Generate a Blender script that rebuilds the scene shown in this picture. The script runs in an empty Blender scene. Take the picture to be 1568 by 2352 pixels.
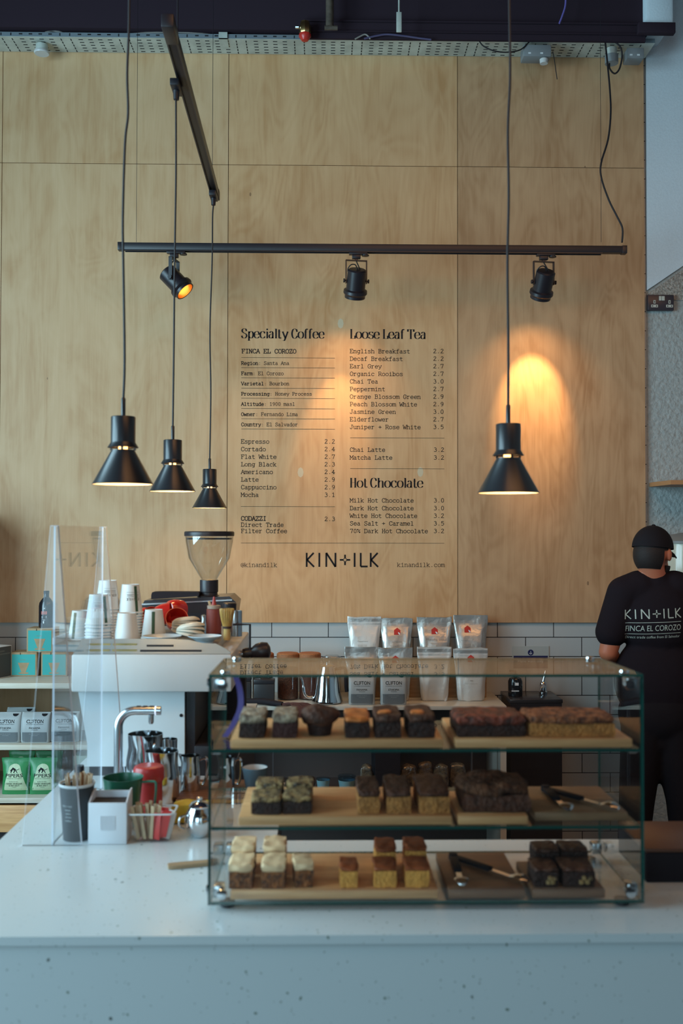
import bpy, bmesh, math, random
from mathutils import Vector, Matrix, Euler, noise
from mathutils.bvhtree import BVHTree
PI = math.pi
R = math.radians
S = bpy.context.scene
COL = S.collection

# ------------------------------------------------------------------ camera, world, windows, exposure
FPX = 35.0 / 36.0 * 2352
CAMZ = 1.68
cam_data = bpy.data.cameras.new('camera')
cam = bpy.data.objects.new('camera', cam_data)
COL.objects.link(cam)
cam_data.lens = 35.0
cam_data.sensor_width = 36.0
cam_data.clip_start = 0.05
CROT = Euler((PI / 2 + R(1.202), 0, -R(1.027))).to_matrix() @ Matrix.Rotation(R(0.10), 3, 'Z')
cam.matrix_world = Matrix.Translation((0, 0, CAMZ)) @ CROT.to_4x4()
cam_data.dof.use_dof = True
cam_data.dof.focus_distance = 5.1
cam_data.dof.aperture_fstop = 3.6
S.camera = cam

S.view_settings.view_transform = 'Standard'
S.view_settings.look = 'None'
S.view_settings.gamma = 1.0
S.view_settings.use_curve_mapping = False
S.view_settings.exposure = 0.0
S.cycles.transparent_max_bounces = 32
S.cycles.max_bounces = 10
S.cycles.sample_clamp_indirect = 4.0

w = bpy.data.worlds.new('daylight_sky')
S.world = w
w.use_nodes = True
w.node_tree.nodes['Background'].inputs[0].default_value = (0.50, 0.66, 0.80, 1)
w.node_tree.nodes['Background'].inputs[1].default_value = 0.10


def area(name, loc, rot, sx, sy, power, color):
    l = bpy.data.lights.new(name, 'AREA')
    l.shape = 'RECTANGLE'
    l.size, l.size_y, l.energy, l.color = sx, sy, power, color
    o = bpy.data.objects.new(name, l)
    COL.objects.link(o)
    o.location = loc
    o.rotation_euler = rot
    return o


# daylight through assumed windows: side (left) and street front (behind the camera)
area('assumed_side_window_daylight', (-3.35, 1.7, 2.3), (0, -R(90), 0), 2.9, 3.6, 360, (0.53, 0.84, 1.0))
area('assumed_street_window_daylight', (-1.55, -3.4, 2.1), (R(90), 0, 0), 2.3, 2.4, 64, (0.55, 0.85, 1.0))
# warm fill light, no fixture, added high on the right for the back wall
l_ = area('added_warm_fill', (1.5, 1.7, 4.5), (0, 0, 0), 3.4, 2.2, 21, (1.0, 0.47, 0.17))
l_.rotation_euler = (Vector((1.0, 5.24, 1.0)) - Vector(l_.location)).to_track_quat('-Z', 'Y').to_euler()
l_.data.spread = R(95)


def A(px, py, Y):
    """point of the place seen at a pixel of the photograph, at distance Y along the room"""
    d = CROT @ Vector(((px - 784) / FPX, (1176 - py) / FPX, -1))
    return Vector((0, 0, CAMZ)) + d * (Y / d.y)


def G(px, py, z):
    d = CROT @ Vector(((px - 784) / FPX, (1176 - py) / FPX, -1))
    return Vector((0, 0, CAMZ)) + d * ((z - CAMZ) / d.z)


# ------------------------------------------------------------------ mesh builder
class MB:
    def __init__(self):
        self.bm = bmesh.new()
        self.mi = 0

    def add(self, vs, fs, M=None):
        vv = [self.bm.verts.new(M @ Vector(v) if M is not None else v) for v in vs]
        for f in fs:
            try:
                q = self.bm.faces.new([vv[i] for i in f])
                q.material_index = self.mi
            except ValueError:
                pass
        return self

    def box(self, c, s, bev=0.0, M=None, seg=2):
        t = bmesh.new()
        bmesh.ops.create_cube(t, size=1.0)
        for v in t.verts:
            v.co = Vector((v.co.x * s[0] + c[0], v.co.y * s[1] + c[1], v.co.z * s[2] + c[2]))
        if bev > 0:
            bmesh.ops.bevel(t, geom=t.edges[:], offset=bev, segments=seg, affect='EDGES', profile=0.5)
        t.verts.index_update()
        self.add([v.co.copy() for v in t.verts], [[v.index for v in f.verts] for f in t.faces], M)
        t.free()
        return self

    def bb(self, x0, x1, y0, y1, z0, z1, bev=0.0, M=None):
        return self.box(((x0 + x1) / 2, (y0 + y1) / 2, (z0 + z1) / 2), (abs(x1 - x0), abs(y1 - y0), abs(z1 - z0)), bev, M)

    def lathe(self, prof, seg=32, M=None, c=(0, 0, 0)):
        vs, fs, rows = [], [], []
        for r, z in prof:
            if r < 1e-6:
                rows.append([len(vs)])
                vs.append((c[0], c[1], c[2] + z))
            else:
                rows.append([len(vs) + i for i in range(seg)])
                for i in range(seg):
                    a = 2 * PI * i / seg
                    vs.append((c[0] + r * math.cos(a), c[1] + r * math.sin(a), c[2] + z))
        for a, b in zip(rows, rows[1:]):
            for i in range(seg):
                j = (i + 1) % seg
                if len(a) == 1 and len(b) == 1:
                    continue
                if len(a) == 1:
                    fs.append((a[0], b[j], b[i]))
                elif len(b) == 1:
                    fs.append((a[i], a[j], b[0]))
                else:
                    fs.append((a[i], a[j], b[j], b[i]))
        return self.add(vs, fs, M)

    def tube(self, pts, r, seg=8, M=None, closed=False):
        pts = [Vector(p) for p in pts]
        n = len(pts)
        rr = r if isinstance(r, (list, tuple)) else [r] * n
        vs, fs = [], []
        up = None
        for i, p in enumerate(pts):
            t = (pts[min(i + 1, n - 1)] - pts[max(i - 1, 0)]).normalized()
            if closed:
                t = (pts[(i + 1) % n] - pts[i - 1]).normalized()
            if up is None:
                up = t.orthogonal().normalized()
            else:
                up = (up - t * up.dot(t))
                up = up.normalized() if up.length > 1e-6 else t.orthogonal().normalized()
            b = t.cross(up)
            for k in range(seg):
                a = 2 * PI * k / seg
                vs.append(p + (up * math.cos(a) + b * math.sin(a)) * rr[i])
        for i in range(n if closed else n - 1):
            for k in range(seg):
                a0, a1 = i * seg + k, i * seg + (k + 1) % seg
                b0, b1 = ((i + 1) % n) * seg + k, ((i + 1) % n) * seg + (k + 1) % seg
                fs.append((a0, a1, b1, b0))
        if not closed:
            fs.append(tuple(range(seg))[::-1])
            fs.append(tuple((n - 1) * seg + k for k in range(seg)))
        return self.add(vs, fs, M)

    def loft(self, rings, M=None, caps=True):
        n = len(rings[0])
        vs = [Vector(p) for r in rings for p in r]
        fs = []
        for i in range(len(rings) - 1):
            for k in range(n):
                fs.append((i * n + k, i * n + (k + 1) % n, (i + 1) * n + (k + 1) % n, (i + 1) * n + k))
        if caps:
            fs.append(tuple(range(n))[::-1])
            fs.append(tuple((len(rings) - 1) * n + k for k in range(n)))
        return self.add(vs, fs, M)

    def prism(self, poly, y0, y1, M=None):
        """polygon given as (x, z), extruded along y"""
        n = len(poly)
        vs = [(p[0], y0, p[1]) for p in poly] + [(p[0], y1, p[1]) for p in poly]
        fs = [tuple(range(n)), tuple(range(2 * n - 1, n - 1, -1))]
        fs += [(i, i + n, (i + 1) % n + n, (i + 1) % n) for i in range(n)]
        return self.add(vs, fs, M)

    def slab(self, poly, z0, z1, M=None):
        n = len(poly)
        vs = [(p[0], p[1], z0) for p in poly] + [(p[0], p[1], z1) for p in poly]
        fs = [tuple(range(n))[::-1], tuple(range(n, 2 * n))]
        fs += [(i, (i + 1) % n, (i + 1) % n + n, i + n) for i in range(n)]
        return self.add(vs, fs, M)

    def rough(self, s, cuts=5, jit=0.003, seed=0, freq=40, rnd=0.25, c=(0, 0, 0), M=None):
        """rounded, uneven block standing on c"""
        t = bmesh.new()
        bmesh.ops.create_cube(t, size=1.0)
        bmesh.ops.subdivide_edges(t, edges=t.edges[:], cuts=cuts, use_grid_fill=True)
        for v in t.verts:
            u = v.co * 2
            d = max(abs(u.x), abs(u.y), abs(u.z))
            q = u * (1 - rnd + rnd * d / max(u.length, 1e-6) * 1.25)
            p = Vector((q.x * s[0] / 2, q.y * s[1] / 2, q.z * s[2] / 2 + s[2] / 2))
            nv = noise.noise_vector(p * freq + Vector((seed * 7.3, seed * 3.1, 0)))
            v.co = p + nv * jit
            v.co.z = max(v.co.z, 0)
        t.verts.index_update()
        M2 = Matrix.Translation(c) if M is None else M @ Matrix.Translation(c)
        self.add([v.co.copy() for v in t.verts], [[v.index for v in f.verts] for f in t.faces], M2)
        t.free()
        return self

    def ribbon(self, pts, hw, y=0.0, closed=False):
        """flat stroke in the x-z plane; hw = half width or function(dx, dz)"""
        n = len(pts)
        vs, fs = [], []
        for i in range(n):
            if closed:
                a, b = pts[i - 1], pts[(i + 1) % n]
            else:
                a, b = pts[max(i - 1, 0)], pts[min(i + 1, n - 1)]
            dx, dz = b[0] - a[0], b[1] - a[1]
            L = math.hypot(dx, dz) or 1e-9
            dx, dz = dx / L, dz / L
            h = hw(dx, dz) if callable(hw) else hw
            k = 1.0
            if 0 < i < n - 1 or closed:
                p0, p1 = pts[i - 1], pts[i]
                ex, ez = p1[0] - p0[0], p1[1] - p0[1]
                l2 = math.hypot(ex, ez) or 1e-9
                c = max(0.45, abs((ex * dx + ez * dz) / l2))
                k = 1 / c
            vs.append((pts[i][0] - dz * h * k, y, pts[i][1] + dx * h * k))
            vs.append((pts[i][0] + dz * h * k, y, pts[i][1] - dx * h * k))
        for i in range(n if closed else n - 1):
            j = (i + 1) % n
            fs.append((2 * i, 2 * i + 1, 2 * j + 1, 2 * j))
        return self.add(vs, fs)

    def rect(self, x0, x1, z0, z1, y=0.0):
        return self.add([(x0, y, z0), (x1, y, z0), (x1, y, z1), (x0, y, z1)], [(0, 1, 2, 3)])

    def disc(self, x, z, r, y=0.0, n=20, rz=None):
        rz = rz or r
        return self.add([(x + r * math.cos(2 * PI * i / n), y, z + rz * math.sin(2 * PI * i / n)) for i in range(n)], [tuple(range(n))])

    def patch(self, left, right, z0, z1, n=8, m=12, y=0.0):
        vs = []
        for j in range(m + 1):
            z = z0 + (z1 - z0) * j / m
            a, b = left(z), right(z)
            for i in range(n + 1):
                vs.append((a + (b - a) * i / n, y, z))
        fs = [(j * (n + 1) + i, j * (n + 1) + i + 1, (j + 1) * (n + 1) + i + 1, (j + 1) * (n + 1) + i) for j in range(m) for i in range(n)]
        return self.add(vs, fs)

    def warp(self, fn):
        for v in self.bm.verts:
            v.co = Vector(fn(v.co))
        return self

    def xf(self, M):
        self.bm.transform(M)
        return self


def catmull(p, closed=False, k=5):
    out = []
    n = len(p)
    rng = range(n) if closed else range(n - 1)
    for i in rng:
        if closed:
            a, b, c, d = p[i - 1], p[i], p[(i + 1) % n], p[(i + 2) % n]
        else:
            a, b, c, d = p[max(i - 1, 0)], p[i], p[i + 1], p[min(i + 2, n - 1)]
        for j in range(k):
            t = j / k
            out.append(tuple(0.5 * (2 * b[q] + (c[q] - a[q]) * t + (2 * a[q] - 5 * b[q] + 4 * c[q] - d[q]) * t * t
                                    + (3 * b[q] - a[q] - 3 * c[q] + d[q]) * t ** 3) for q in range(len(b))))
    if not closed:
        out.append(tuple(p[-1]))
    return out


def mesh_of(mb, name, smooth=38, recalc=True):
    bm = mb.bm
    if recalc:
        bmesh.ops.recalc_face_normals(bm, faces=bm.faces[:])
    if smooth:
        a = R(smooth)
        for f in bm.faces:
            f.smooth = True
        for e in bm.edges:
            if len(e.link_faces) == 2 and e.calc_face_angle(0) > a:
                e.smooth = False
    me = bpy.data.meshes.new(name)
    bm.to_mesh(me)
    bm.free()
    return me


def obj(name, mb, mats, parent=None, smooth=38, loc=None):
    me = mesh_of(mb, name, smooth)
    for m in (mats if isinstance(mats, (list, tuple)) else [mats]):
        me.materials.append(m)
    o = bpy.data.objects.new(name, me)
    COL.objects.link(o)
    if parent is not None:
        o.parent = parent
    if loc is not None:
        o.location = loc
    return o


def tag(o, label, cat, group=None, kind=None):
    o['label'] = label
    o['category'] = cat
    if group:
        o['group'] = group
    if kind:
        o['kind'] = kind
    return o


def thing(name, label, cat, loc=(0, 0, 0), rz=0, group=None):
    o = bpy.data.objects.new(name, None)
    o.empty_display_size = 0.02
    COL.objects.link(o)
    o.location = loc
    o.rotation_euler = (0, 0, rz)
    return tag(o, label, cat, group)


def single(name, mb, mats, label, cat, loc=(0, 0, 0), rot=(0, 0, 0), group=None, smooth=38, kind=None):
    o = obj(name, mb, mats, None, smooth, loc)
    o.rotation_euler = rot
    return tag(o, label, cat, group, kind)


def struct(name, mb, mats, smooth=38, parent=None):
    o = obj(name, mb, mats, parent, smooth)
    if parent is None:
        o['kind'] = 'structure'
    return o


def dup(root, loc, rz=None, label=None, group=None):
    def cp(o, par):
        c = o.copy()
        COL.objects.link(c)
        if par is not None:
            c.parent = par
        for ch in list(o.children):
            cp(ch, c)
        return c
    r = cp(root, None)
    r.location = loc
    if rz is not None:
        r.rotation_euler = (0, 0, rz)
    if label:
        r['label'] = label
    if group:
        r['group'] = group
    return r


def decal(mb, host, off=0.0008):
    """lay a flat drawing (x-z plane) onto the front of a mesh"""
    hb = bmesh.new()
    hb.from_mesh(host.data)
    bv = BVHTree.FromBMesh(hb)
    for v in mb.bm.verts:
        h = bv.ray_cast(Vector((v.co.x, -3, v.co.z)), Vector((0, 1, 0)))
        if h[0] is not None:
            v.co.y = h[0].y - off
    hb.free()
    return mb


# ------------------------------------------------------------------ lettering
def txt(mb, s, x, z, cap, align='l', w=None, bold=0.0, y=0.0, sp=1.0):
    c = bpy.data.curves.new('lettering', 'FONT')
    c.body = s
    c.size = 1.0
    c.offset = bold
    c.space_character = sp
    c.resolution_u = 3
    o = bpy.data.objects.new('lettering', c)
    COL.objects.link(o)
    me = bpy.data.meshes.new_from_object(o)
    vs = [v.co.copy() for v in me.vertices]
    fs = [tuple(p.vertices) for p in me.polygons]
    bpy.data.objects.remove(o)
    bpy.data.curves.remove(c)
    bpy.data.meshes.remove(me)
    if not vs:
        return mb
    k = cap / 0.73
    x0, x1 = min(v.x for v in vs), max(v.x for v in vs)
    kx = k if w is None else w / (x1 - x0)
    W = (x1 - x0) * kx
    ox = x - {'l': 0, 'c': W / 2, 'r': W}[align]
    mb.add([(ox + (v.x - x0) * kx, y, z + v.y * k) for v in vs], fs)
    return mb


GL = {
 'a': 'C 20 60 34 72 52 70 60 56;L 60 58 60 8;C 60 8 66 1 78 2;C 60 42 38 42 20 34 16 18 24 4 38 0 52 6 60 18',
 'b': 'L 8 100 22 100 22 0 8 0;C 22 50 34 68 50 72 66 62 72 36 64 10 50 0 34 4 22 20',
 'c': 'C 70 52 58 70 42 72 24 62 16 36 24 10 42 0 60 4 72 18;S 70 72 0 50',
 'd': 'L 50 100 64 100 64 0 78 0;C 64 50 54 68 38 72 22 62 14 36 22 10 38 0 54 4 64 20',
 'e': 'L 16 38 72 38;C 72 38 68 60 56 71 44 72 24 62 16 36 24 10 44 0 62 4 74 16',
 'f': 'C 74 96 58 101 44 94 38 78;L 38 78 38 0;L 16 70 64 70;S 38 0 22',
 'g': 'C 64 50 54 68 38 72 22 62 14 38 22 14 38 4 54 8 64 22;L 78 70 64 70 64 -8;C 64 -8 56 -24 40 -27 22 -26',
 'h': 'L 8 100 20 100 20 0;S 20 0 14;C 20 50 32 68 48 72 62 66 66 50;L 66 50 66 0;S 66 0 14',
 'i': 'L 24 72 44 72 44 0;S 44 0 28;D 43 94',
 'j': 'L 28 72 54 72 54 -8;C 54 -8 46 -24 22 -26;D 53 94',
 'k': 'L 8 100 20 100 20 0;S 20 0 12;L 62 70 20 28;L 34 40 66 0;S 62 70 13;S 68 0 13',
 'l': 'L 24 100 44 100 44 0;S 44 0 28',
 'm': 'L 3 70 12 70 12 0;S 12 0 9;C 12 54 22 71 34 72 44 58;L 44 58 44 0;S 44 0 9;C 44 54 54 71 66 72 76 58;L 76 58 76 0;S 78 0 9',
 'n': 'L 8 70 20 70 20 0;S 20 0 14;C 20 50 32 68 48 72 62 66 66 50;L 66 50 66 0;S 66 0 14',
 'o': 'O 44 72 66 62 74 36 66 10 44 0 22 10 14 36 22 62',
 'p': 'L 8 70 22 70 22 -26;S 22 -26 15;C 22 50 34 68 50 72 66 62 72 36 64 10 50 0 34 4 22 20',
 'r': 'L 12 70 30 70 30 0;S 28 0 20;C 30 44 42 64 58 72 74 66',
 's': 'C 68 58 56 70 42 72 24 66 24 48 42 40 62 32 70 18 58 3 40 0 22 6 16 18;S 68 72 0 54;S 17 0 0 18',
 't': 'L 36 92 36 14;C 36 14 44 1 60 0 74 8;L 14 70 66 70',
 'u': 'L 8 70 20 70 20 22;C 20 22 26 4 40 0 54 6 66 22;L 54 70 66 70 66 0 78 0',
 'v': 'L 14 70 44 0 74 70;S 16 70 12;S 72 70 12',
 'w': 'L 8 70 24 0 44 56 64 0 80 70;S 10 70 10;S 78 70 10',
 'x': 'L 18 70 70 0;L 68 70 18 0;S 18 70 12;S 68 70 12;S 18 0 12;S 70 0 12',
 'y': 'L 14 70 44 4;L 74 70 38 -18;C 38 -18 30 -26 12 -26;S 16 70 12;S 72 70 12',
 'z': 'L 18 56 18 70 70 70 18 0 72 0 72 14',
 'A': 'L 12 0 44 100 76 0;L 23 36 65 36;S 12 0 12;S 76 0 12',
 'B': 'L 22 0 22 100;L 10 100 46 100;L 10 0 46 0;L 22 54 46 54;C 46 100 62 96 66 77 62 58 46 54;C 46 54 66 49 72 27 66 5 46 0',
 'C': 'C 74 70 66 92 46 101 24 90 14 50 24 10 46 -1 66 8 76 26;S 74 98 0 72',
 'D': 'L 20 0 20 100;L 8 100 40 100;C 40 100 64 92 76 50 64 8 40 0;L 40 0 8 0',
 'E': 'L 20 0 20 100;L 8 100 72 100 72 80;L 8 0 74 0 74 24;L 20 52 52 52;S 52 62 0 42',
 'F': 'L 22 0 22 100;L 10 100 74 100 74 78;L 22 52 54 52;S 54 62 0 42;S 26 0 16',
 'G': 'C 72 72 64 92 46 101 24 90 14 50 24 10 46 -1 64 6 72 18;S 72 98 0 72;L 72 14 72 44;L 50 44 82 44',
 'H': 'L 20 0 20 100;L 66 0 66 100;L 20 52 66 52;S 20 0 13;S 66 0 13;S 20 100 13;S 66 100 13',
 'I': 'L 44 0 44 100;S 44 100 26;S 44 0 26',
 'J': 'L 56 100 56 26;C 56 26 48 4 34 0 18 8 12 32;S 56 100 20',
 'K': 'L 20 0 20 100;L 68 100 20 42;L 32 58 72 0;S 20 100 13;S 20 0 13;S 68 100 12;S 72 0 12',
 'L': 'L 26 0 26 100;S 26 100 18;L 10 0 74 0 74 32',
 'M': 'L 14 0 14 100 44 40 74 100 74 0;S 14 0 12;S 74 0 12;L 4 100 14 100;L 74 100 84 100',
 'N': 'L 18 0 18 100 68 0 68 100;S 18 0 12;L 6 100 18 100;S 68 100 12',
 'O': 'O 44 101 66 88 76 50 66 12 44 -1 22 12 12 50 22 88',
 'P': 'L 22 0 22 100;L 10 100 44 100;C 44 100 66 94 72 74 66 52 44 46;L 44 46 22 46;S 26 0 16',
 'R': 'L 20 0 20 100;L 8 100 44 100;C 44 100 64 94 70 74 62 54 42 48;L 42 48 20 48;L 44 48 74 0;S 20 0 13;S 76 0 10',
 'S': 'C 70 76 60 95 42 101 22 92 20 70 40 54 62 44 72 24 58 3 42 -1 22 6 14 26;S 70 100 0 74;S 15 0 0 26',
 'T': 'L 44 0 44 100;L 12 78 12 100 76 100 76 78;S 44 0 18',
 'V': 'L 10 100 44 0 78 100;S 12 100 12;S 76 100 12',
 'W': 'L 6 100 24 0 44 70 64 0 82 100;S 8 100 11;S 80 100 11',
 'Z': 'L 18 80 18 100 70 100 16 0 72 0 72 24',
 '0': 'O 44 100 62 88 68 50 62 12 44 0 26 12 20 50 26 88',
 '1': 'L 24 84 46 100 46 0;S 46 0 24',
 '2': 'C 20 78 30 97 48 101 66 88 62 64 44 40;L 44 40 18 0 72 0',
 '3': 'C 22 92 42 101 62 90 60 64 42 55;C 42 55 66 48 70 24 56 3 36 -1 16 10',
 '4': 'L 54 0 54 100 14 30 74 30;S 54 0 16',
 '5': 'L 66 100 26 100 24 56;C 24 56 46 66 66 54 70 30 58 6 38 -1 18 8',
 '7': 'L 18 84 18 100 70 100 40 0',
 '9': 'O 44 100 62 90 66 70 58 50 42 44 24 54 20 74 28 92;C 66 70 64 34 52 8 24 0',
 '.': 'D 44 5', ':': 'D 44 8;D 44 60', '+': 'L 14 46 74 46;L 44 16 44 76',
 '%': 'O 24 98 34 84 24 68 14 84;O 64 32 74 16 64 2 54 16;L 14 20 74 80',
 '@': 'C 62 40 54 58 38 56 32 36 40 20 54 22 62 36;C 62 58 62 30 72 20 82 40 74 78 46 92 20 78 8 44 20 8 46 -6 68 2',
}


def glyph(mb, ch, x, z, k, kx, hw, serif_hw, slant_pen=False, y=0.0):
    for st in (GLH if slant_pen else GL)[ch].split(';'):
        q = st.split()
        n = [float(v) for v in q[1:]]
        if q[0] == 'D':
            d = 8.5 * k / 100
            mb.rect(x + n[0] * kx / 100 - d, x + n[0] * kx / 100 + d, z + n[1] * k / 100 - d, z + n[1] * k / 100 + d, y)
            continue
        if q[0] == 'S':
            if len(n) == 3:
                a = [(n[0] - n[2], n[1]), (n[0] + n[2], n[1])]
            else:
                a = [(n[0], n[1]), (n[0], n[3])]
            mb.ribbon([(x + p[0] * kx / 100, z + p[1] * k / 100) for p in a], serif_hw, y)
            continue
        p = list(zip(n[0::2], n[1::2]))
        if q[0] in 'CO':
            p = catmull(p, q[0] == 'O', 4)
        elif len(p) > 2 and not slant_pen:
            pass
        pts = [(x + a * kx / 100, z + b * k / 100) for a, b in p]
        if q[0] == 'L':
            for a, b in zip(pts, pts[1:]):
                dx, dz = b[0] - a[0], b[1] - a[1]
                L = math.hypot(dx, dz) or 1
                h = serif_hw
                mb.ribbon([(a[0] - dx / L * h, a[1] - dz / L * h), (b[0] + dx / L * h, b[1] + dz / L * h)], hw, y)
        else:
            mb.ribbon(pts, hw, y, q[0] == 'O')


def mono(mb, s, x, z, cap, adv, wt=0.06, align='l', y=0.0):
    """typewriter lettering"""
    if align == 'r':
        x -= adv * len(s)
    for i, c in enumerate(s):
        if c != ' ':
            glyph(mb, c, x + (i - .06) * adv, z, cap, adv / 0.88 * 1.12, cap * wt, cap * wt, y=y)
    return mb


GLH = dict(GL)
GLH.update({
 'l': 'L 30 100 44 100 44 0;S 44 0 13',
 'i': 'L 30 70 44 70 44 0;S 44 0 13;D 43 94',
 'f': 'C 66 94 56 102 45 93 40 76;L 40 76 40 0;L 27 70 56 70;S 40 0 13',
 't': 'L 40 92 40 12;C 40 12 46 0 56 0 62 8;L 27 70 58 70',
 'a': 'C 22 58 34 72 50 70 58 56;L 58 58 58 8;C 58 8 62 1 70 2;C 58 42 38 42 20 34 16 18 24 4 38 0 50 6 58 18',
 's': 'C 66 60 56 70 42 72 25 66 25 48 42 40 60 32 67 18 57 3 40 0 22 6 17 16',
 'F': 'L 22 0 22 100;L 10 100 70 100 70 78;L 22 52 50 52;S 24 0 14',
 'L': 'L 22 0 22 100;S 22 100 13;L 10 0 66 0 66 30',
 'T': 'L 44 0 44 100;L 10 78 10 100 78 100 78 78;S 44 0 14',
})


def didone(mb, s, x, z, cap, width, y=0.0):
    """high-contrast heading lettering, fitted to a width"""
    def ext(c):
        xs = []
        for st in GLH[c].split(';'):
            q = st.split()
            n = [float(v) for v in q[1:]]
            if q[0] in 'LCO':
                xs += n[0::2]
            elif q[0] == 'S' and len(n) == 3:
                xs += [n[0] - n[2] * .8, n[0] + n[2] * .8]
        return min(xs), max(xs)
    pos, cur = [], 0
    for c in s:
        if c == ' ':
            cur += 30
            continue
        a, b = ext(c)
        pos.append((c, cur - a))
        cur += (b - a) + 13
    kx = width / (cur - 13)
    thick, thin = cap * 0.085, cap * 0.016
    pen = lambda dx, dz: thin + (thick - thin) * abs(dz) ** 1.5
    for c, p in pos:
        glyph(mb, c, x + p * kx, z, cap, kx * 100, pen, thin, True, y)
    return mb


def kin_ilk(mb, x0, x1, z0, cap, wt=0.065, y=0.0):
    """K I N + I L K in plain capitals between x0 and x1"""
    W = x1 - x0
    h = cap * wt
    f = lambda u: x0 + W * u / 166.0
    L = lambda *p: [mb.ribbon([(f(p[i]), z0 + cap * p[i + 1]), (f(p[i + 2]), z0 + cap * p[i + 3])], h, y) for i in range(0, len(p) - 2, 2)]
    for o in (0, 147):
        L(2 + o, 0, 2 + o, 1)
        L(18 + o, 1, 3 + o, .5, 19 + o, 0)
    L(31, 0, 31, 1)
    L(47, 0, 47, 1, 68, 0, 68, 1)
    L(112, 0, 112, 1)
    L(126, 1, 126, .03, 142, .03)
    for a, b in ((1, 0), (-1, 0), (0, 1), (0, -1)):
        cx, cz, u = f(90), z0 + cap * .5, W / 166.0
        mb.ribbon([(cx + a * 4.5 * u, cz + b * 4.5 * u), (cx + a * 12 * u, cz + b * 12 * u)], h * .95, y)
        mb.ribbon([(cx + a * 5 * u, cz + b * 5 * u), (cx - b * 5 * u, cz + a * 5 * u)], h * .4, y)
    return mb


# ------------------------------------------------------------------ materials
MATS = {}


def nt(name):
    m = bpy.data.materials.new(name)
    m.use_nodes = True
    return m, m.node_tree.nodes, m.node_tree.links, m.node_tree.nodes['Principled BSDF']


def mat(name, col, rough=0.5, metal=0.0, spec=0.5, bump=0.0, bscale=60.0, var=0.0, vscale=20.0, col2=None, emit=None, estr=0.0, coat=0.0, stretch=None):
    """principled material with optional procedural colour variation and bump"""
    if name in MATS:
        return MATS[name]
    m, N, L, b = nt(name)
    b.inputs['Base Color'].default_value = (*col, 1)
    b.inputs['Roughness'].default_value = rough
    b.inputs['Metallic'].default_value = metal
    b.inputs['Specular IOR Level'].default_value = spec
    b.inputs['Coat Weight'].default_value = coat
    if emit:
        b.inputs['Emission Color'].default_value = (*emit, 1)
        b.inputs['Emission Strength'].default_value = estr
    if var or bump:
        tc = N.new('ShaderNodeTexCoord')
        mp = N.new('ShaderNodeMapping')
        L.new(tc.outputs['Object'], mp.inputs['Vector'])
        if stretch:
            mp.inputs['Scale'].default_value = stretch
    if var:
        n = N.new('ShaderNodeTexNoise')
        n.inputs['Scale'].default_value = vscale
        n.inputs['Detail'].default_value = 5
        L.new(mp.outputs[0], n.inputs['Vector'])
        r = N.new('ShaderNodeValToRGB')
        c2 = col2 or tuple(c * (1 - var) for c in col)
        r.color_ramp.elements[0].position = 0.35
        r.color_ramp.elements[1].position = 0.65
        r.color_ramp.elements[0].color = (*c2, 1)
        r.color_ramp.elements[1].color = (*col, 1)
        L.new(n.outputs[0], r.inputs[0])
        L.new(r.outputs[0], b.inputs['Base Color'])
    if bump:
        n2 = N.new('ShaderNodeTexNoise')
        n2.inputs['Scale'].default_value = bscale
        n2.inputs['Detail'].default_value = 4
        L.new(mp.outputs[0], n2.inputs['Vector'])
        bp = N.new('ShaderNodeBump')
        bp.inputs['Strength'].default_value = bump
        bp.inputs['Distance'].default_value = 0.01
        L.new(n2.outputs[0], bp.inputs['Height'])
        L.new(bp.outputs[0], b.inputs['Normal'])
    MATS[name] = m
    return m


def glass(name, tint=(1, 1, 1), refl=1.0, rough=0.0):
    """clear sheet: transparent with fresnel reflection on both faces"""
    if name in MATS:
        return MATS[name]
    m = bpy.data.materials.new(name)
    m.use_nodes = True
    N, L = m.node_tree.nodes, m.node_tree.links
    N.clear()
    out = N.new('ShaderNodeOutputMaterial')
    mix = N.new('ShaderNodeMixShader')
    tr = N.new('ShaderNodeBsdfTransparent')
    tr.inputs[0].default_value = (*tint, 1)
    gl = N.new('ShaderNodeBsdfGlossy')
    gl.inputs['Roughness'].default_value = rough
    fr = N.new('ShaderNodeFresnel')
    ge = N.new('ShaderNodeNewGeometry')
    mr = N.new('ShaderNodeMapRange')
    mr.inputs['To Min'].default_value = 1.5
    mr.inputs['To Max'].default_value = 1 / 1.5
    L.new(ge.outputs['Backfacing'], mr.inputs['Value'])
    L.new(mr.outputs[0], fr.inputs['IOR'])
    mu = N.new('ShaderNodeMath')
    mu.operation = 'MULTIPLY'
    mu.inputs[1].default_value = refl
    L.new(fr.outputs[0], mu.inputs[0])
    L.new(mu.outputs[0], mix.inputs[0])
    L.new(tr.outputs[0], mix.inputs[1])
    L.new(gl.outputs[0], mix.inputs[2])
    L.new(mix.outputs[0], out.inputs[0])
    MATS[name] = m
    return m


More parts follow.
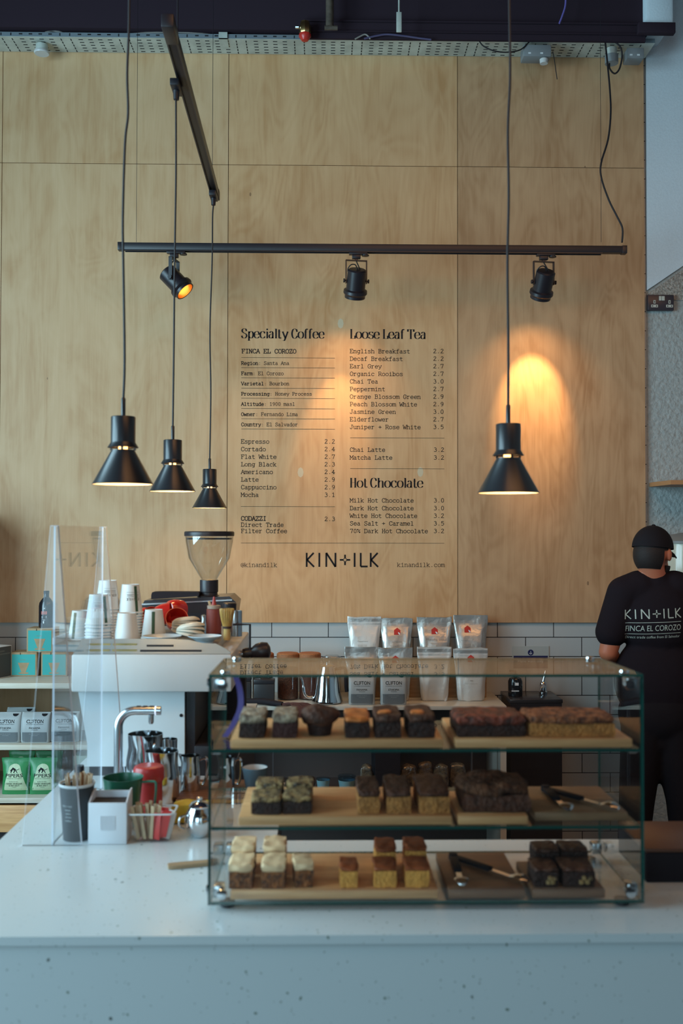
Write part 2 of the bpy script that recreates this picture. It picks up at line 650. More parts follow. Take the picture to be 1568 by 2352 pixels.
def ply_material(name, light, dark, fig=0.35):
    m, N, L, b = nt(name)
    tc = N.new('ShaderNodeTexCoord')
    oi = N.new('ShaderNodeObjectInfo')
    ad = N.new('ShaderNodeVectorMath'); ad.operation = 'MULTIPLY_ADD'
    L.new(oi.outputs['Random'], ad.inputs[0])
    ad.inputs[1].default_value = (31, 17, 43)
    L.new(tc.outputs['Object'], ad.inputs[2])

    def nz(scale, detail, sx, sz, dist=0.0):
        mp = N.new('ShaderNodeMapping')
        mp.inputs['Scale'].default_value = (sx, 1, sz)
        L.new(ad.outputs[0], mp.inputs['Vector'])
        n = N.new('ShaderNodeTexNoise')
        n.inputs['Scale'].default_value = scale
        n.inputs['Detail'].default_value = detail
        n.inputs['Distortion'].default_value = dist
        L.new(mp.outputs[0], n.inputs['Vector'])
        return n.outputs[0]

    def math_(op, a, bb, clamp=False):
        q = N.new('ShaderNodeMath'); q.operation = op; q.use_clamp = clamp
        for i, v in enumerate((a, bb)):
            if isinstance(v, (int, float)):
                q.inputs[i].default_value = v
            else:
                L.new(v, q.inputs[i])
        return q.outputs[0]
    broad = nz(1.7, 5, 2.0, 1.1, 1.2)
    figure = nz(1.0, 3, 3.6, 0.9, 0.5)
    contour = math_('SINE', math_('MULTIPLY', figure, 95), 0)
    fine = nz(1.0, 3, 260, 7)
    streak = nz(1.0, 5, 26, 1.3, 0.5)
    v = math_('ADD', math_('MULTIPLY', math_('SUBTRACT', broad, 0.5), 1.5),
              math_('ADD', math_('MULTIPLY', contour, 0.075 * fig / 0.35),
                    math_('ADD', math_('MULTIPLY', math_('SUBTRACT', fine, 0.5), 0.5),
                          math_('MULTIPLY', math_('SUBTRACT', streak, 0.5), 0.9))))
    v = math_('ADD', v, 0.5, True)
    rp = N.new('ShaderNodeValToRGB')
    rp.color_ramp.elements[0].color = (*dark, 1)
    rp.color_ramp.elements[1].color = (*light, 1)
    e = rp.color_ramp.elements.new(0.5)
    e.color = (*[(a * 0.62 + c * 0.38) for a, c in zip(light, dark)], 1)
    L.new(v, rp.inputs[0])
    # small dark pin knots
    vo = N.new('ShaderNodeTexVoronoi')
    vo.inputs['Scale'].default_value = 1.0
    mp = N.new('ShaderNodeMapping'); mp.inputs['Scale'].default_value = (4.1, 4.1, 2.0)
    L.new(ad.outputs[0], mp.inputs['Vector']); L.new(mp.outputs[0], vo.inputs['Vector'])
    kn = math_('LESS_THAN', vo.outputs['Distance'], 0.022)
    mx = N.new('ShaderNodeMixRGB'); mx.inputs[2].default_value = (0.10, 0.05, 0.03, 1)
    L.new(math_('MULTIPLY', kn, 0.55), mx.inputs[0]); L.new(rp.outputs[0], mx.inputs[1])
    L.new(mx.outputs[0], b.inputs['Base Color'])
    b.inputs['Roughness'].default_value = 0.42
    b.inputs['Specular IOR Level'].default_value = 0.25
    MATS[name] = m
    return m


def wood(name, light, dark, scale=(4, 30, 30), rough=0.5):
    return mat(name, light, rough, col2=dark, var=1, vscale=2.2, stretch=scale, bump=0.08, bscale=3)


BLACK = mat('black_metal', (0.016, 0.013, 0.017), 0.38)
BLACK_MATT = mat('black_matt', (0.013, 0.010, 0.014), 0.75, spec=0.25)
CORD = mat('black_flex', (0.012, 0.010, 0.012), 0.6)
STEEL = mat('brushed_steel', (0.62, 0.64, 0.66), 0.24, 1.0, bump=0.03, bscale=300)
POLISHED = mat('polished_steel', (0.72, 0.74, 0.76), 0.10, 1.0)
GALV = mat('galvanised_steel', (0.62, 0.66, 0.60), 0.5, 0.15, var=0.25, vscale=12)
WHITE = mat('white_enamel', (0.60, 0.60, 0.585), 0.35)
PAPER = mat('white_card', (0.72, 0.75, 0.76), 0.7)
CREAM = mat('cream_plastic', (0.68, 0.62, 0.50), 0.45)
KRAFT = mat('kraft_card', (0.42, 0.29, 0.16), 0.8, var=0.2, vscale=30)
INK = mat('black_ink', (0.012, 0.010, 0.012), 0.7, spec=0.2)
PLY_L = ply_material('birch_ply', (0.67, 0.445, 0.255), (0.51, 0.285, 0.135), 0.28)
PLY_F = ply_material('birch_ply_figured', (0.67, 0.415, 0.22), (0.50, 0.262, 0.115), 0.45)  # figured sheet, slightly reddened in place of warm lamplight on the centre
PLY_R = ply_material('birch_ply_brown', (0.56, 0.345, 0.19), (0.38, 0.205, 0.10), 0.50)  # browner sheet, with some warm right-hand light put into its colour
EDGE_PLY = mat('ply_edge', (0.10, 0.06, 0.04), 0.8)
BOARD = wood('light_board', (0.80, 0.44, 0.19), (0.62, 0.31, 0.125), (3, 40, 40))
WALNUT = wood('dark_board', (0.26, 0.125, 0.06), (0.16, 0.075, 0.036), (3, 40, 40))
SHELFW = wood('pale_shelf', (0.66, 0.60, 0.50), (0.56, 0.48, 0.37), (3, 40, 40))
GLASS = glass('clear_glass', (0.985, 0.987, 0.985))
ACRYL = glass('clear_acrylic', (0.985, 0.99, 1.0), 0.85)
GEDGE = mat('green_glass_edge', (0.010, 0.075, 0.060), 0.12, spec=0.8)
AEDGE = mat('acrylic_edge', (0.80, 0.86, 0.94), 0.15, spec=0.8)

# ------------------------------------------------------------------ the room
YW = 5.24                                   # face of the plywood
YT = 5.262                                  # face of the tiles behind it


def tile_material():
    m, N, L, b = nt('white_tile')
    tc = N.new('ShaderNodeTexCoord')
    sp = N.new('ShaderNodeSeparateXYZ'); cb = N.new('ShaderNodeCombineXYZ')
    L.new(tc.outputs['Object'], sp.inputs[0])
    L.new(sp.outputs[0], cb.inputs[0]); L.new(sp.outputs[2], cb.inputs[1])
    mp = N.new('ShaderNodeMapping')
    mp.inputs['Location'].default_value = (0.272 + 0.149, -1.1295 + 1.02, 0)
    L.new(cb.outputs[0], mp.inputs['Vector'])
    br = N.new('ShaderNodeTexBrick')
    br.offset = 0.5
    br.inputs['Scale'].default_value = 1.0
    br.inputs['Brick Width'].default_value = 0.298
    br.inputs['Row Height'].default_value = 0.102
    br.inputs['Mortar Size'].default_value = 0.0022
    br.inputs['Mortar Smooth'].default_value = 0.1
    br.inputs['Color1'].default_value = (0.50, 0.51, 0.50, 1)
    br.inputs['Color2'].default_value = (0.47, 0.485, 0.48, 1)
    br.inputs['Mortar'].default_value = (0.022, 0.018, 0.020, 1)
    L.new(mp.outputs[0], br.inputs['Vector'])
    L.new(br.outputs['Color'], b.inputs['Base Color'])
    b.inputs['Roughness'].default_value = 0.22
    bp = N.new('ShaderNodeBump'); bp.inputs['Strength'].default_value = 0.3; bp.inputs['Distance'].default_value = 0.003
    bp.invert = True
    L.new(br.outputs['Fac'], bp.inputs['Height']); L.new(bp.outputs[0], b.inputs['Normal'])
    return m


TILE = tile_material()
FLOOR = mat('dark_concrete', (0.10, 0.09, 0.088), 0.5, var=0.3, vscale=5)
DARK = mat('black_paint', (0.034, 0.022, 0.031), 0.9, spec=0.1)
PLASTER = mat('smooth_plaster', (0.66, 0.74, 0.79), 0.8, bump=0.12, bscale=90, var=0.06, vscale=120)
ROUGHCAST = mat('roughcast', (0.40, 0.43, 0.42), 0.85, bump=1.0, bscale=42, var=0.18, vscale=46)
AGGREGATE = mat('aggregate', (0.46, 0.42, 0.37), 0.85, col2=(0.24, 0.21, 0.18), bump=1.0, bscale=90, var=1, vscale=95)
SIDEWALL = mat('side_wall_paint', (0.30, 0.30, 0.31), 0.85)

XR = A(1482, 800, YW).x
struct('floor', MB().bb(-3.6, 3.6, -3.6, 5.4, -0.06, 0), FLOOR)
struct('ceiling', MB().bb(-3.6, 3.6, -3.6, 5.5, 4.78, 4.86), DARK)
struct('wall_back', MB().bb(-3.6, XR + 0.01, YT, YT + 0.14, 0, 4.78), TILE)
wr = struct('wall_back_right', MB().bb(XR + 0.01, 3.6, YT, YT + 0.14, 0, 4.78), [ROUGHCAST])
# upper coat of smooth plaster with its diagonal lower edge, aggregate left bare below it
p0, p1 = A(1484, 668, YT), A(1568, 611, YT)
sl = (p1.z - p0.z) / (p1.x - p0.x)
xe = 3.5
up = MB().prism([(XR + 0.012, p0.z), (xe, p0.z + sl * (xe - p0.x)), (xe, 4.77), (XR + 0.012, 4.77)] if p0.z + sl * (xe - p0.x) < 4.7
                else [(XR + 0.012, p0.z), (p0.x + (4.7 - p0.z) / sl, 4.7), (p0.x + (4.7 - p0.z) / sl, 4.77), (XR + 0.012, 4.77)], YT - 0.014, YT + 0.02)
obj('upper_plaster', up, PLASTER, wr)
pa = A(1520, 690, YT).z
obj('bare_aggregate', MB().prism([(XR + 0.012, p0.z - 0.02), (xe, p0.z + sl * (xe - p0.x) - 0.02 if sl * (xe - p0.x) < 2 else 4.6), (xe, pa), (XR + 0.012, pa)], YT - 0.006, YT + 0.02), AGGREGATE, wr)
struct('wall_right', MB().bb(3.5, 3.62, -3.6, 5.5, 0, 4.78), SIDEWALL)
# side wall with an assumed tall shop window
wl = MB()
wl.bb(-3.3, -3.2, -3.6, 0.0, 0, 4.78).bb(-3.3, -3.2, 3.45, 5.5, 0, 4.78).bb(-3.3, -3.2, 0.0, 3.45, 0, 0.75).bb(-3.3, -3.2, 0.0, 3.45, 3.8, 4.78)
struct('wall_left', wl, SIDEWALL)
struct('wall_left_shade_blocker', MB().bb(-3.2, -1.74, 4.86, YT - .002, 0, 1.78), SIDEWALL)  # low wall out of view, added only to shade the lower left plywood
wf = MB()
for x in (0.0, 1.7, 3.45):
    wf.bb(-3.28, -3.22, x - 0.03, x + 0.03, 0.75, 3.8)
wf.bb(-3.28, -3.22, 0, 3.45, 0.72, 0.80).bb(-3.28, -3.22, 0, 3.45, 3.75, 3.82).bb(-3.28, -3.22, 0, 3.45, 2.9, 2.94)
struct('assumed_window_1', wf, BLACK)
wl = MB()
wl.bb(-3.3, -2.7, -3.3, -3.2, 0, 4.78).bb(-0.36, 3.5, -3.3, -3.2, 0, 4.78).bb(-2.7, -0.36, -3.3, -3.2, 0, 0.85).bb(-2.7, -0.36, -3.3, -3.2, 3.35, 4.78)
struct('wall_front', wl, mat('dark_front_wall', (0.06, 0.045, 0.045), 0.8))
wf = MB()
for x in (-2.7, -1.55, -0.36):
    wf.bb(x - 0.03, x + 0.03, -3.29, -3.21, 0.85, 3.35)
wf.bb(-2.7, -0.36, -3.29, -3.21, 0.82, 0.90).bb(-2.7, -0.36, -3.29, -3.21, 3.30, 3.37)
struct('assumed_window_2', wf, BLACK)  # assumed street window behind the camera, taken from daylight and reflections

# plywood cladding, six sheets
zb = A(1000, 1430, YW).z
zs = A(784, 380.5, YW).z
zt = A(784, 122, YW).z + 0.03
xs = [A(-530, 800, YW).x, A(1, 800, YW).x, A(523, 700, YW).x, A(1050.5, 800, YW).x, A(1481, 800, YW).x]
k = 1
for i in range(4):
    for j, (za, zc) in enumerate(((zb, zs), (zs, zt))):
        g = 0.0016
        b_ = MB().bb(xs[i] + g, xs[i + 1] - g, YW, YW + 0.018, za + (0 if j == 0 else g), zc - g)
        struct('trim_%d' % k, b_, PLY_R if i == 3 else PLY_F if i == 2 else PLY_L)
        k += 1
struct('trim_%d' % k, MB().bb(xs[0], xs[4] - 0.003, YW + 0.018, YT - 0.001, zb + 0.01, zt), EDGE_PLY)
k += 1
# black boxing and steel beam over the cladding
struct('trim_%d' % k, MB().bb(-3.19, A(1481, 40, 5.1).x, 5.05, YT + 0.02, A(784, 70, 5.05).z, 4.775), DARK)
k += 1
zb0, zb1 = A(1300, 94, 5.03).z, A(1300, 54, 5.03).z
bm_ = MB()
xb = A(1482, 75, 5.03).x
xl = A(690, 75, 5.03).x
bm_.bb(xl, xb, 5.03, 5.046, zb0, zb1)
bm_.bb(xl, xb, 5.018, 5.0298, zb0 + .030, zb0 + .036).bb(xl, xb, 5.018, 5.0298, zb1 - .008, zb1)
xb2 = A(1545, 66, 5.02).x
bm_.bb(xb - 0.05, xb2, 4.98, 5.017, A(1510, 79, 5.0).z, A(1510, 55, 5.0).z, 0.003)
struct('trim_%d' % k, bm_, DARK)
k += 1
pb = MB().bb(A(1483, 20, 5.0).x, A(1548, 20, 5.0).x, 5.0, YT, A(1510, 54, 5.0).z, 4.775, 0.02)
struct('trim_%d' % k, pb, PLASTER)

# ------------------------------------------------------------------ cable tray and the services above
tx0, tx1 = -3.1, A(1503, 105, 5.08).x
tz = A(784, 126, 5.235).z
ty0 = 5.075
tray = thing('cable_tray', 'long perforated galvanised cable tray running across the wall above the plywood', 'cable tray', (0, 0, 0))
tb = MB()
tb.bb(tx0, tx1, ty0, 5.236, tz, tz + 0.0015)
obj('tray_base', tb, GALV, tray)
obj('tray_lip', MB().bb(tx0, tx1, ty0, ty0 + 0.0015, tz + 0.0016, tz + 0.024), mat('tray_lip', (0.25, 0.30, 0.34), 0.5, 0.5), tray)
sl_ = MB()
n = 0
x = A(2, 100, ty0).x
SLOT = mat('slot_dark', (0.018, 0.016, 0.018), 0.9)
random.seed(4)
while x < tx1 - 0.03:
    kind = n % 6
    for r_ in range(5):
        y = ty0 + 0.018 + r_ * 0.03
        if kind in (0, 1):
            sl_.bb(x - 0.0025, x + 0.0025, y, y + 0.02, tz - 0.0006, tz)
        else:
            sl_.bb(x - 0.011, x + 0.011, y + 0.003, y + 0.010, tz - 0.0006, tz)
    if kind in (0, 1):
        sl_.bb(x - 0.003, x + 0.003, ty0 - 0.0005, ty0, tz + 0.006, tz + 0.020)
    else:
        sl_.bb(x - 0.009, x + 0.009, ty0 - 0.0005, ty0, tz + 0.011, tz + 0.018)
    x += 0.05
    n += 1
ob = obj('slot', sl_, SLOT, tray)
ob['kind'] = 'stuff'
jn = A(512, 118, 5.07)
obj('joint_plate', MB().bb(jn.x - 0.022, jn.x + 0.022, 5.066, 5.16, tz - 0.004, tz - 0.0012).bb(jn.x - 0.022, jn.x + 0.022, 5.066, 5.072, tz - 0.004, tz + 0.03), GALV, tray)


def cable(name, pts, r, m, label, cat='cable'):
    """pts: (px, py, Y)"""
    P = catmull([tuple(A(*p)) for p in pts], False, 6)
    return single(name, MB().tube(P, r, 8), m, label, cat)


GREYC = mat('grey_cable', (0.26, 0.24, 0.22), 0.55)
cable('electric_cable', [(240, 92, 5.12), (275, 82, 5.10), (300, 79, 5.09), (370, 74, 5.09), (430, 75, 5.09), (500, 83, 5.10), (540, 92, 5.12)], 0.006, GREYC, 'pale grey cable arching out of the tray behind the sloping black track')
cable('electric_cable', [(98, 88, 5.12), (104, 76, 5.10), (118, 70, 5.09), (135, 73, 5.09), (150, 80, 5.10), (160, 88, 5.12)], 0.006, GREYC, 'short grey cable loop sticking up above the round white sensor')
cable('electric_cable', [(836, 89, 5.01), (848, 86, 5.01), (866, 82, 5.01), (890, 79, 5.01), (930, 83, 5.01), (965, 88, 5.01), (990, 91, 5.01)], 0.005, mat('violet_cable', (0.075, 0.065, 0.14), 0.5), 'dark violet cable lying on top of the tray near its middle')
cable('electric_cable', [(815, 90, 5.01), (826, 84, 5.01), (838, 79, 5.01), (846, 84, 5.01), (850, 90, 5.01)], 0.004, GREYC, 'thin grey cable loop beside the violet cable on the tray')
cable('electric_cable', [(1099, 92, 5.06), (1110, 106, 5.05), (1135, 117, 5.04), (1165, 120, 5.04), (1195, 114, 5.05), (1215, 96, 5.06)], 0.0035, CORD, 'thin black cable sagging below the tray left of the larger junction box')
cable('electric_cable', [(1407, 92, 5.06), (1424, 108, 5.04), (1428, 130, 5.04), (1422, 158, 5.04), (1411, 169, 5.04), (1400, 158, 5.04), (1399, 146, 5.05)], 0.0045, CORD, 'black cable looping down below the round grey conduit box')
cable('cable_tie', [(1269, 118, 5.06), (1273, 140, 5.05), (1279, 182, 5.05)], 0.0022, CORD, 'black cable tie end hanging straight down from the tray', 'cable tie')
cable('electric_cable', [(1299, -20, 4.95), (1298, 12, 4.95), (1291, 36, 4.95), (1284, 54, 4.95)], 0.0045, mat('purple_wire', (0.16, 0.13, 0.42), 0.5), 'purple wire dropping onto the black beam at the top')
hook = thing('cable_hanger', 'grey hanging rod with a broad steel clip above the tray', 'hanger', tuple(A(916, 74, 4.9)))
q = Vector(hook.location)
obj('rod', MB().tube([A(916, -30, 4.9) - q, A(916, 30, 4.9) - q], 0.0045), GALV, hook)
obj('clip', MB().bb(-0.013, 0.013, -0.004, 0.004, 0, (A(916, 28, 4.9) - q).z, 0.002), GALV, hook)
drop = thing('tray_hanger', 'thin threaded rod with small bracket holding the tray left of centre', 'hanger', tuple(A(512, 84, 5.09)))
q = Vector(drop.location)
obj('rod', MB().tube([A(515, -30, 5.09) - q, A(515, 55, 5.09) - q], 0.0035), GALV, drop)
obj('bracket', MB().bb(-0.008, 0.008, -0.008, 0.008, -0.01, (A(512, 48, 5.09) - q).z, 0.002), BLACK, drop)
pipe = MB().tube([A(757, -40, 4.96), A(757, 62, 4.96)], 0.020, 16).tube([A(745, 64, 4.96), A(775, 64, 4.96)], 0.012, 12)
single('drop_pipe', pipe, mat('rusty_pipe', (0.10, 0.075, 0.055), 0.7, var=0.4, vscale=40), 'brown pipe coming straight down beside the sprinkler head', 'pipe')
BRASS = mat('brass', (0.55, 0.38, 0.16), 0.3, 1.0)
spk = thing('sprinkler_head', 'brass fire sprinkler head with red tip under the dark ceiling', 'sprinkler', tuple(A(700, 95, 4.98)))
obj('body', MB().lathe([(0, .038), (.026, .038), (.030, .046), (.030, .078), (.024, .088), (.024, .098), (0, .098)], 8), BRASS, spk)
obj('red_tip', MB().lathe([(0, 0), (.018, .004), (.031, .022), (.030, .037), (0, .037)], 8), mat('red_tip', (0.55, 0.03, 0.02), 0.3), spk)['label'] = 'red glass tip'
obj('nozzle', MB().tube([(-.031, 0, .072), (-.048, 0, .072)], .009), POLISHED, spk)
sens = thing('ceiling_sensor', 'round white sensor on a grey mount under the left end of the cable tray', 'sensor', tuple(A(96, 124, 5.14)))
obj('disc', MB().lathe([(0, 0), (.036, 0), (.040, .006), (.038, .014), (0, .014)], 28), WHITE, sens)
obj('mount', MB().lathe([(0, .0145), (.030, .0145), (.032, .03), (.030, .048), (0, .048)], 24), GALV, sens)
GBOX = mat('grey_plastic', (0.22, 0.24, 0.25), 0.5)


def jbox(px, py, w, h, label, knob):
    t = thing('junction_box', label, 'junction box', tuple(A(px, py, 5.10)))
    obj('housing', MB().box((0, 0, h / 2), (w, .085, h), .006), GBOX, t)
    for a in (-.28, .15):
        obj('cover_screw', MB().bb(w * a - .007, w * a + .007, -.0435, -.0425, .012, .020), PAPER, t)
    if knob:
        obj('cable_gland', MB().lathe([(0, -.028), (.020, -.028), (.022, -.006), (.016, -.001), (0, -.001)], 20, None, (w * .26, -.02, 0)), WHITE, t)['label'] = 'white cable gland'
    return t


jbox(1230, 138, .145, .062, 'wide grey junction box with white gland under the tray', True)
jbox(1454, 142, .088, .055, 'small grey junction box under the right end of the tray', False)
cb = thing('conduit_box', 'round grey conduit box under the tray above the hanging flex', 'conduit box', tuple(A(1404, 146, 5.10)))
obj('drum', MB().lathe([(0, 0), (.034, 0), (.034, .042), (0, .042)], 24), GBOX, cb)
obj('collar', MB().lathe([(.022, .0425), (.027, .0425), (.027, .078), (0, .078)], 20), GALV, cb)

# wall socket
so = thing('wall_socket', 'black double wall socket with white inserts beside the plywood edge', 'socket', tuple(A(1514, 697, YT - .006)))
sx = 61 / 434 / 2
obj('plate', MB().bb(-sx, sx, -.022, 0, -.042, .042, .004), mat('socket_black', (0.035, 0.028, 0.036), 0.35), so)
ins = mat('socket_insert', (0.50, 0.50, 0.44), 0.5)
for c in (-.034, .046):
    b_ = MB().bb(c - .0055, c + .0055, -.0235, -.0221, -.006, .012).bb(c - .018, c + .018, -.0235, -.0221, -.026, -.012)
    o = obj('socket_outlet', b_, ins, so)
    obj('pin_hole', MB().bb(c - .002, c + .002, -.0242, -.0236, -.002, .008).bb(c - .013, c - .008, -.0242, -.0236, -.022, -.016).bb(c + .008, c + .013, -.0242, -.0236, -.022, -.016), INK, o)
for c in (-.003, .013):
    obj('switch', MB().bb(c - .0072, c + .0072, -.0255, -.0221, .010, .034, .001), ins, so)

# ------------------------------------------------------------------ track lights
ty = 4.90
ta, tb_ = A(277, 567.5, ty), A(1432, 567.5, ty)
rail = thing('track_rail', 'long black lighting track hung level in front of the menu wall', 'lighting track', ((ta.x + tb_.x) / 2, ty, ta.z))
L_ = (tb_.x - ta.x) / 2
rb = MB().bb(-L_, L_, -.017, .017, -.015, .019, .001).bb(-L_ + .02, L_ - .11, -.017, -.013, -.0205, -.0152).bb(-L_ + .02, L_ - .11, .013, .017, -.0205, -.0152)
obj('channel', rb, BLACK, rail)
for s in (-1, 1):
    obj('end_cap', MB().bb(s * L_ - .012, s * L_ + .012, -.019, .019, -.018, .021, .002), BLACK, rail)
rq = Vector(rail.location)
for px in (313, 1380):
    t = A(px, 556, ty)
    obj('suspension_wire', MB().tube([t - rq, Vector((t.x, ty, 4.76)) - rq], .0011, 6), BLACK, rail)
pts = [(1389, 92, 5.06), (1394, 140, 5.03), (1400, 205, 5.0), (1402, 260, 4.97), (1396, 320, 4.95), (1380, 375, 4.93), (1381, 410, 4.92), (1398, 460, 4.91), (1418, 500, 4.9), (1429, 525, 4.9), (1428, 557, 4.9)]
obj('power_flex', MB().tube(catmull([tuple(A(*p) - rq) for p in pts], False, 5), .0048, 8), CORD, rail)
BULB = mat('warm_bulb', (1, .7, .35), .4, emit=(1.0, 0.50, 0.16), estr=5.0)
CANIN = mat('can_inside', (0.75, 0.48, 0.20), 0.3, 0.8)


def spot_head(px, label, tilt, yaw, power, size, lt, spill=.25):
    b0 = A(px, 578, ty)
    t = thing('track_spotlight', label, 'spotlight', (b0.x, ty, ta.z - .0188), 0, 'spotlights on the level track')
    obj('track_adapter', MB().bb(-.036, .055, -.015, .015, -.012, -.002, .002).bb(-.021, .021, -.014, .014, -.032, -.0125, .003).lathe([(0, -.021), (.018, -.018), (.018, -.0125), (0, -.0125)], 16, None, (.045, 0, 0)), BLACK, t)
    My = Matrix.Rotation(yaw, 4, 'Z')
    zp = -.142
    y_ = MB().bb(-.0535, .0535, -.009, .009, -.043, -.039, 0, My).bb(-.0535, -.0495, -.009, .009, zp - .012, -.0392, 0, My).bb(.0495, .0535, -.009, .009, zp - .012, -.0392, 0, My).bb(-.008, .008, -.008, .008, -.0388, -.0322, 0, My)
    obj('yoke', y_, BLACK, t)
    Mc = Matrix.Translation((0, 0, zp)) @ My @ Matrix.Rotation(tilt, 4, 'X')
    prof = [(0, .058), (.040, .058), (.047, .052), (.047, -.040), (.058, -.046), (.0595, -.060), (.054, -.068), (.051, -.070), (.051, -.084), (.047, -.084), (.046, -.03), (0, -.03)]
    obj('can', MB().lathe(prof, 32, Mc), [BLACK], t)
    obj('reflector', MB().lathe([(.0455, -.083), (.043, -.045), (.030, -.034), (0, -.0335)], 28, Mc), CANIN, t)
    obj('lamp', MB().lathe([(0, -.058), (.022, -.054), (.030, -.046), (.020, -.038), (0, -.036)], 24, Mc), BULB, t)
    for s in (-1, 1):
        obj('clamp_knob', MB().tube([(s * .0475, 0, 0), (s * .058, 0, 0)], .005, 8, Mc).tube([(s * .058, 0, 0), (s * .064, 0, 0)], .010, 12, Mc), BLACK, t)
    lp = catmull([(0.002, 0, .058), (-.012, 0, .080), (-.032, 0, .080), (-.046, 0, .062), (-.046, 0, .045)], False, 5)
    obj('flex', MB().tube(lp, .003, 6, Mc).tube([Mc.inverted() @ Vector((0, 0, -.043)), (.014, 0, .057)], .003, 6, Mc), CORD, t)
    for nm, pw, sz, bl in (('spot_beam', power, size, .75), ('spot_spill', power * spill, 100, 1.0)):
        l = bpy.data.lights.new(nm, 'SPOT')
        l.energy, l.color = pw, (1.0, 0.60, 0.25)
        l.spot_size, l.spot_blend, l.shadow_soft_size = R(sz), bl, .012
        lo = bpy.data.objects.new(nm, l)
        COL.objects.link(lo)
        lo.parent = t
        d = A(*lt) - Vector((b0.x, ty, ta.z - .0188 + zp))
        lo.matrix_local = Matrix.Translation((0, 0, zp)) @ d.to_track_quat('-Z', 'Y').to_matrix().to_4x4() @ Matrix.Translation((0, 0, -.088))
    return t


spot_head(400, 'black track spotlight turned sideways with its glowing mouth showing', R(44), R(-102), 16, 50, (600, 1230, 4.75), .5)
spot_head(818, 'black track spotlight in a square yoke above the middle of the menu', R(30), R(8), 27, 36, (771, 985, 5.24))
spot_head(1248, 'black track spotlight in a square yoke at the right, above the bright wall patch', R(36), R(8), 62, 44, (1222, 918, 5.24), .12)

# sloping (receding) track that carries the row of pendants
pA, pB = A(394, 82, 3.22), A(494, 446, 4.74)
r2 = thing('track_rail', 'black lighting track receding towards the wall, with two pendants plugged in', 'lighting track', ((pA.x + pB.x) / 2, (pA.y + pB.y) / 2, pA.z))
rq = Vector(r2.location)
yawt = math.atan2(pB.x - pA.x, pB.y - pA.y)
Mt = Matrix.Rotation(-yawt, 4, 'Z')
LL = math.hypot(pB.x - pA.x, pB.y - pA.y) / 2
obj('channel', MB().bb(-.018, .018, -LL, LL, -.016, .02, .001, Mt).bb(-.018, -.013, -LL, LL, -.021, -.0162, 0, Mt).bb(.013, .018, -LL, LL, -.021, -.0162, 0, Mt), BLACK, r2)
obj('end_cap', MB().bb(-.020, .020, -LL - .10, -LL + .02, -.022, .022, .004, Mt), BLACK, r2)
obj('end_cap', MB().bb(-.020, .020, LL - .02, LL + .03, -.022, .022, .004, Mt), BLACK, r2)
for px, Y in ((415, 3.36), (488, 4.6)):
    t = A(px, 100, Y)
    zz = rq.z + .02
    xx = pA.x + (pB.x - pA.x) * (Y - pA.y) / (pB.y - pA.y)
    obj('suspension_wire', MB().tube([Vector((xx, Y, zz)) - rq, Vector((xx, Y, 4.77)) - rq], .0012 if Y > 4 else .003, 6), BLACK, r2)

# ------------------------------------------------------------------ pendants
SHADE_IN = mat('shade_inside', (0.80, 0.74, 0.60), 0.5)
PEND = mat('pendant_black', (0.018, 0.019, 0.022), 0.30, spec=0.55)


def pendant(px, py, Y, label, cord, adapter=None):
    b0 = A(px, py, Y)
    t = thing('pendant_lamp', label, 'pendant lamp', tuple(b0), 0, 'cone pendants over the counter')
    q = Vector(b0)
    obj('shade', MB().lathe([(.080, 0), (.0805, .001), (.0315, .0905), (.0315, .0925), (.0300, .0925), (.0300, .090), (.0788, .0015)], 48), PEND, t)
    obj('shade_lining', MB().lathe([(.0786, .0012), (.0298, .0898), (.0298, .092)], 48), SHADE_IN, t)['label'] = 'pale inside of the shade'
    for i in range(4):
        a = i * PI / 2 + .12 - PI / 2
        obj('spacer', MB().box((.0308 * math.cos(a), .0308 * math.sin(a), .0955), (.006, .006, .0078)), PEND, t)
    obj('lamp_holder', MB().lathe([(.0405, .0985), (.041, .0995), (.033, .112), (.0325, .114), (.0325, .180), (.031, .182), (0, .182), (0, .1795), (.030, .1795), (.030, .113), (.0395, .0985)], 40), PEND, t)
    obj('stem', MB().lathe([(0, .1825), (.006, .1825), (.006, .230), (.004, .233), (0, .233)], 14), PEND, t)
    obj('bulb', MB().lathe([(0, .030), (.018, .034), (.025, .050), (.020, .068), (.012, .085), (.012, .112), (0, .112)], 24), BULB, t)
    pts = [tuple(A(a, b, Y) - q) for a, b in cord]
    pts[0] = (0, 0, .232)
    if adapter:
        a = A(*adapter, Y) - q
        a.z = r2.location.z - .0212 - q.z
        pts[-1] = (a.x, a.y, a.z - .06)
        obj('track_adapter', MB().bb(-.016, .016, -.05, .05, a.z - .026, a.z - .001, .003, Matrix.Translation((a.x, a.y, 0))).lathe([(0, a.z - .062), (.010, a.z - .058), (.012, a.z - .0265), (0, a.z - .0265)], 14, None, (a.x, a.y, 0)), BLACK, t)
    obj('cord', MB().tube(catmull(pts, False, 6), .0034, 8), CORD, t)
    l = bpy.data.lights.new('pendant_glow', 'POINT')
    l.energy, l.color, l.shadow_soft_size = 2.2, (1.0, .62, .26), .02
    lo = bpy.data.objects.new('pendant_glow', l)
    COL.objects.link(lo)
    lo.parent = t
    lo.location = (0, 0, .02)
    return t


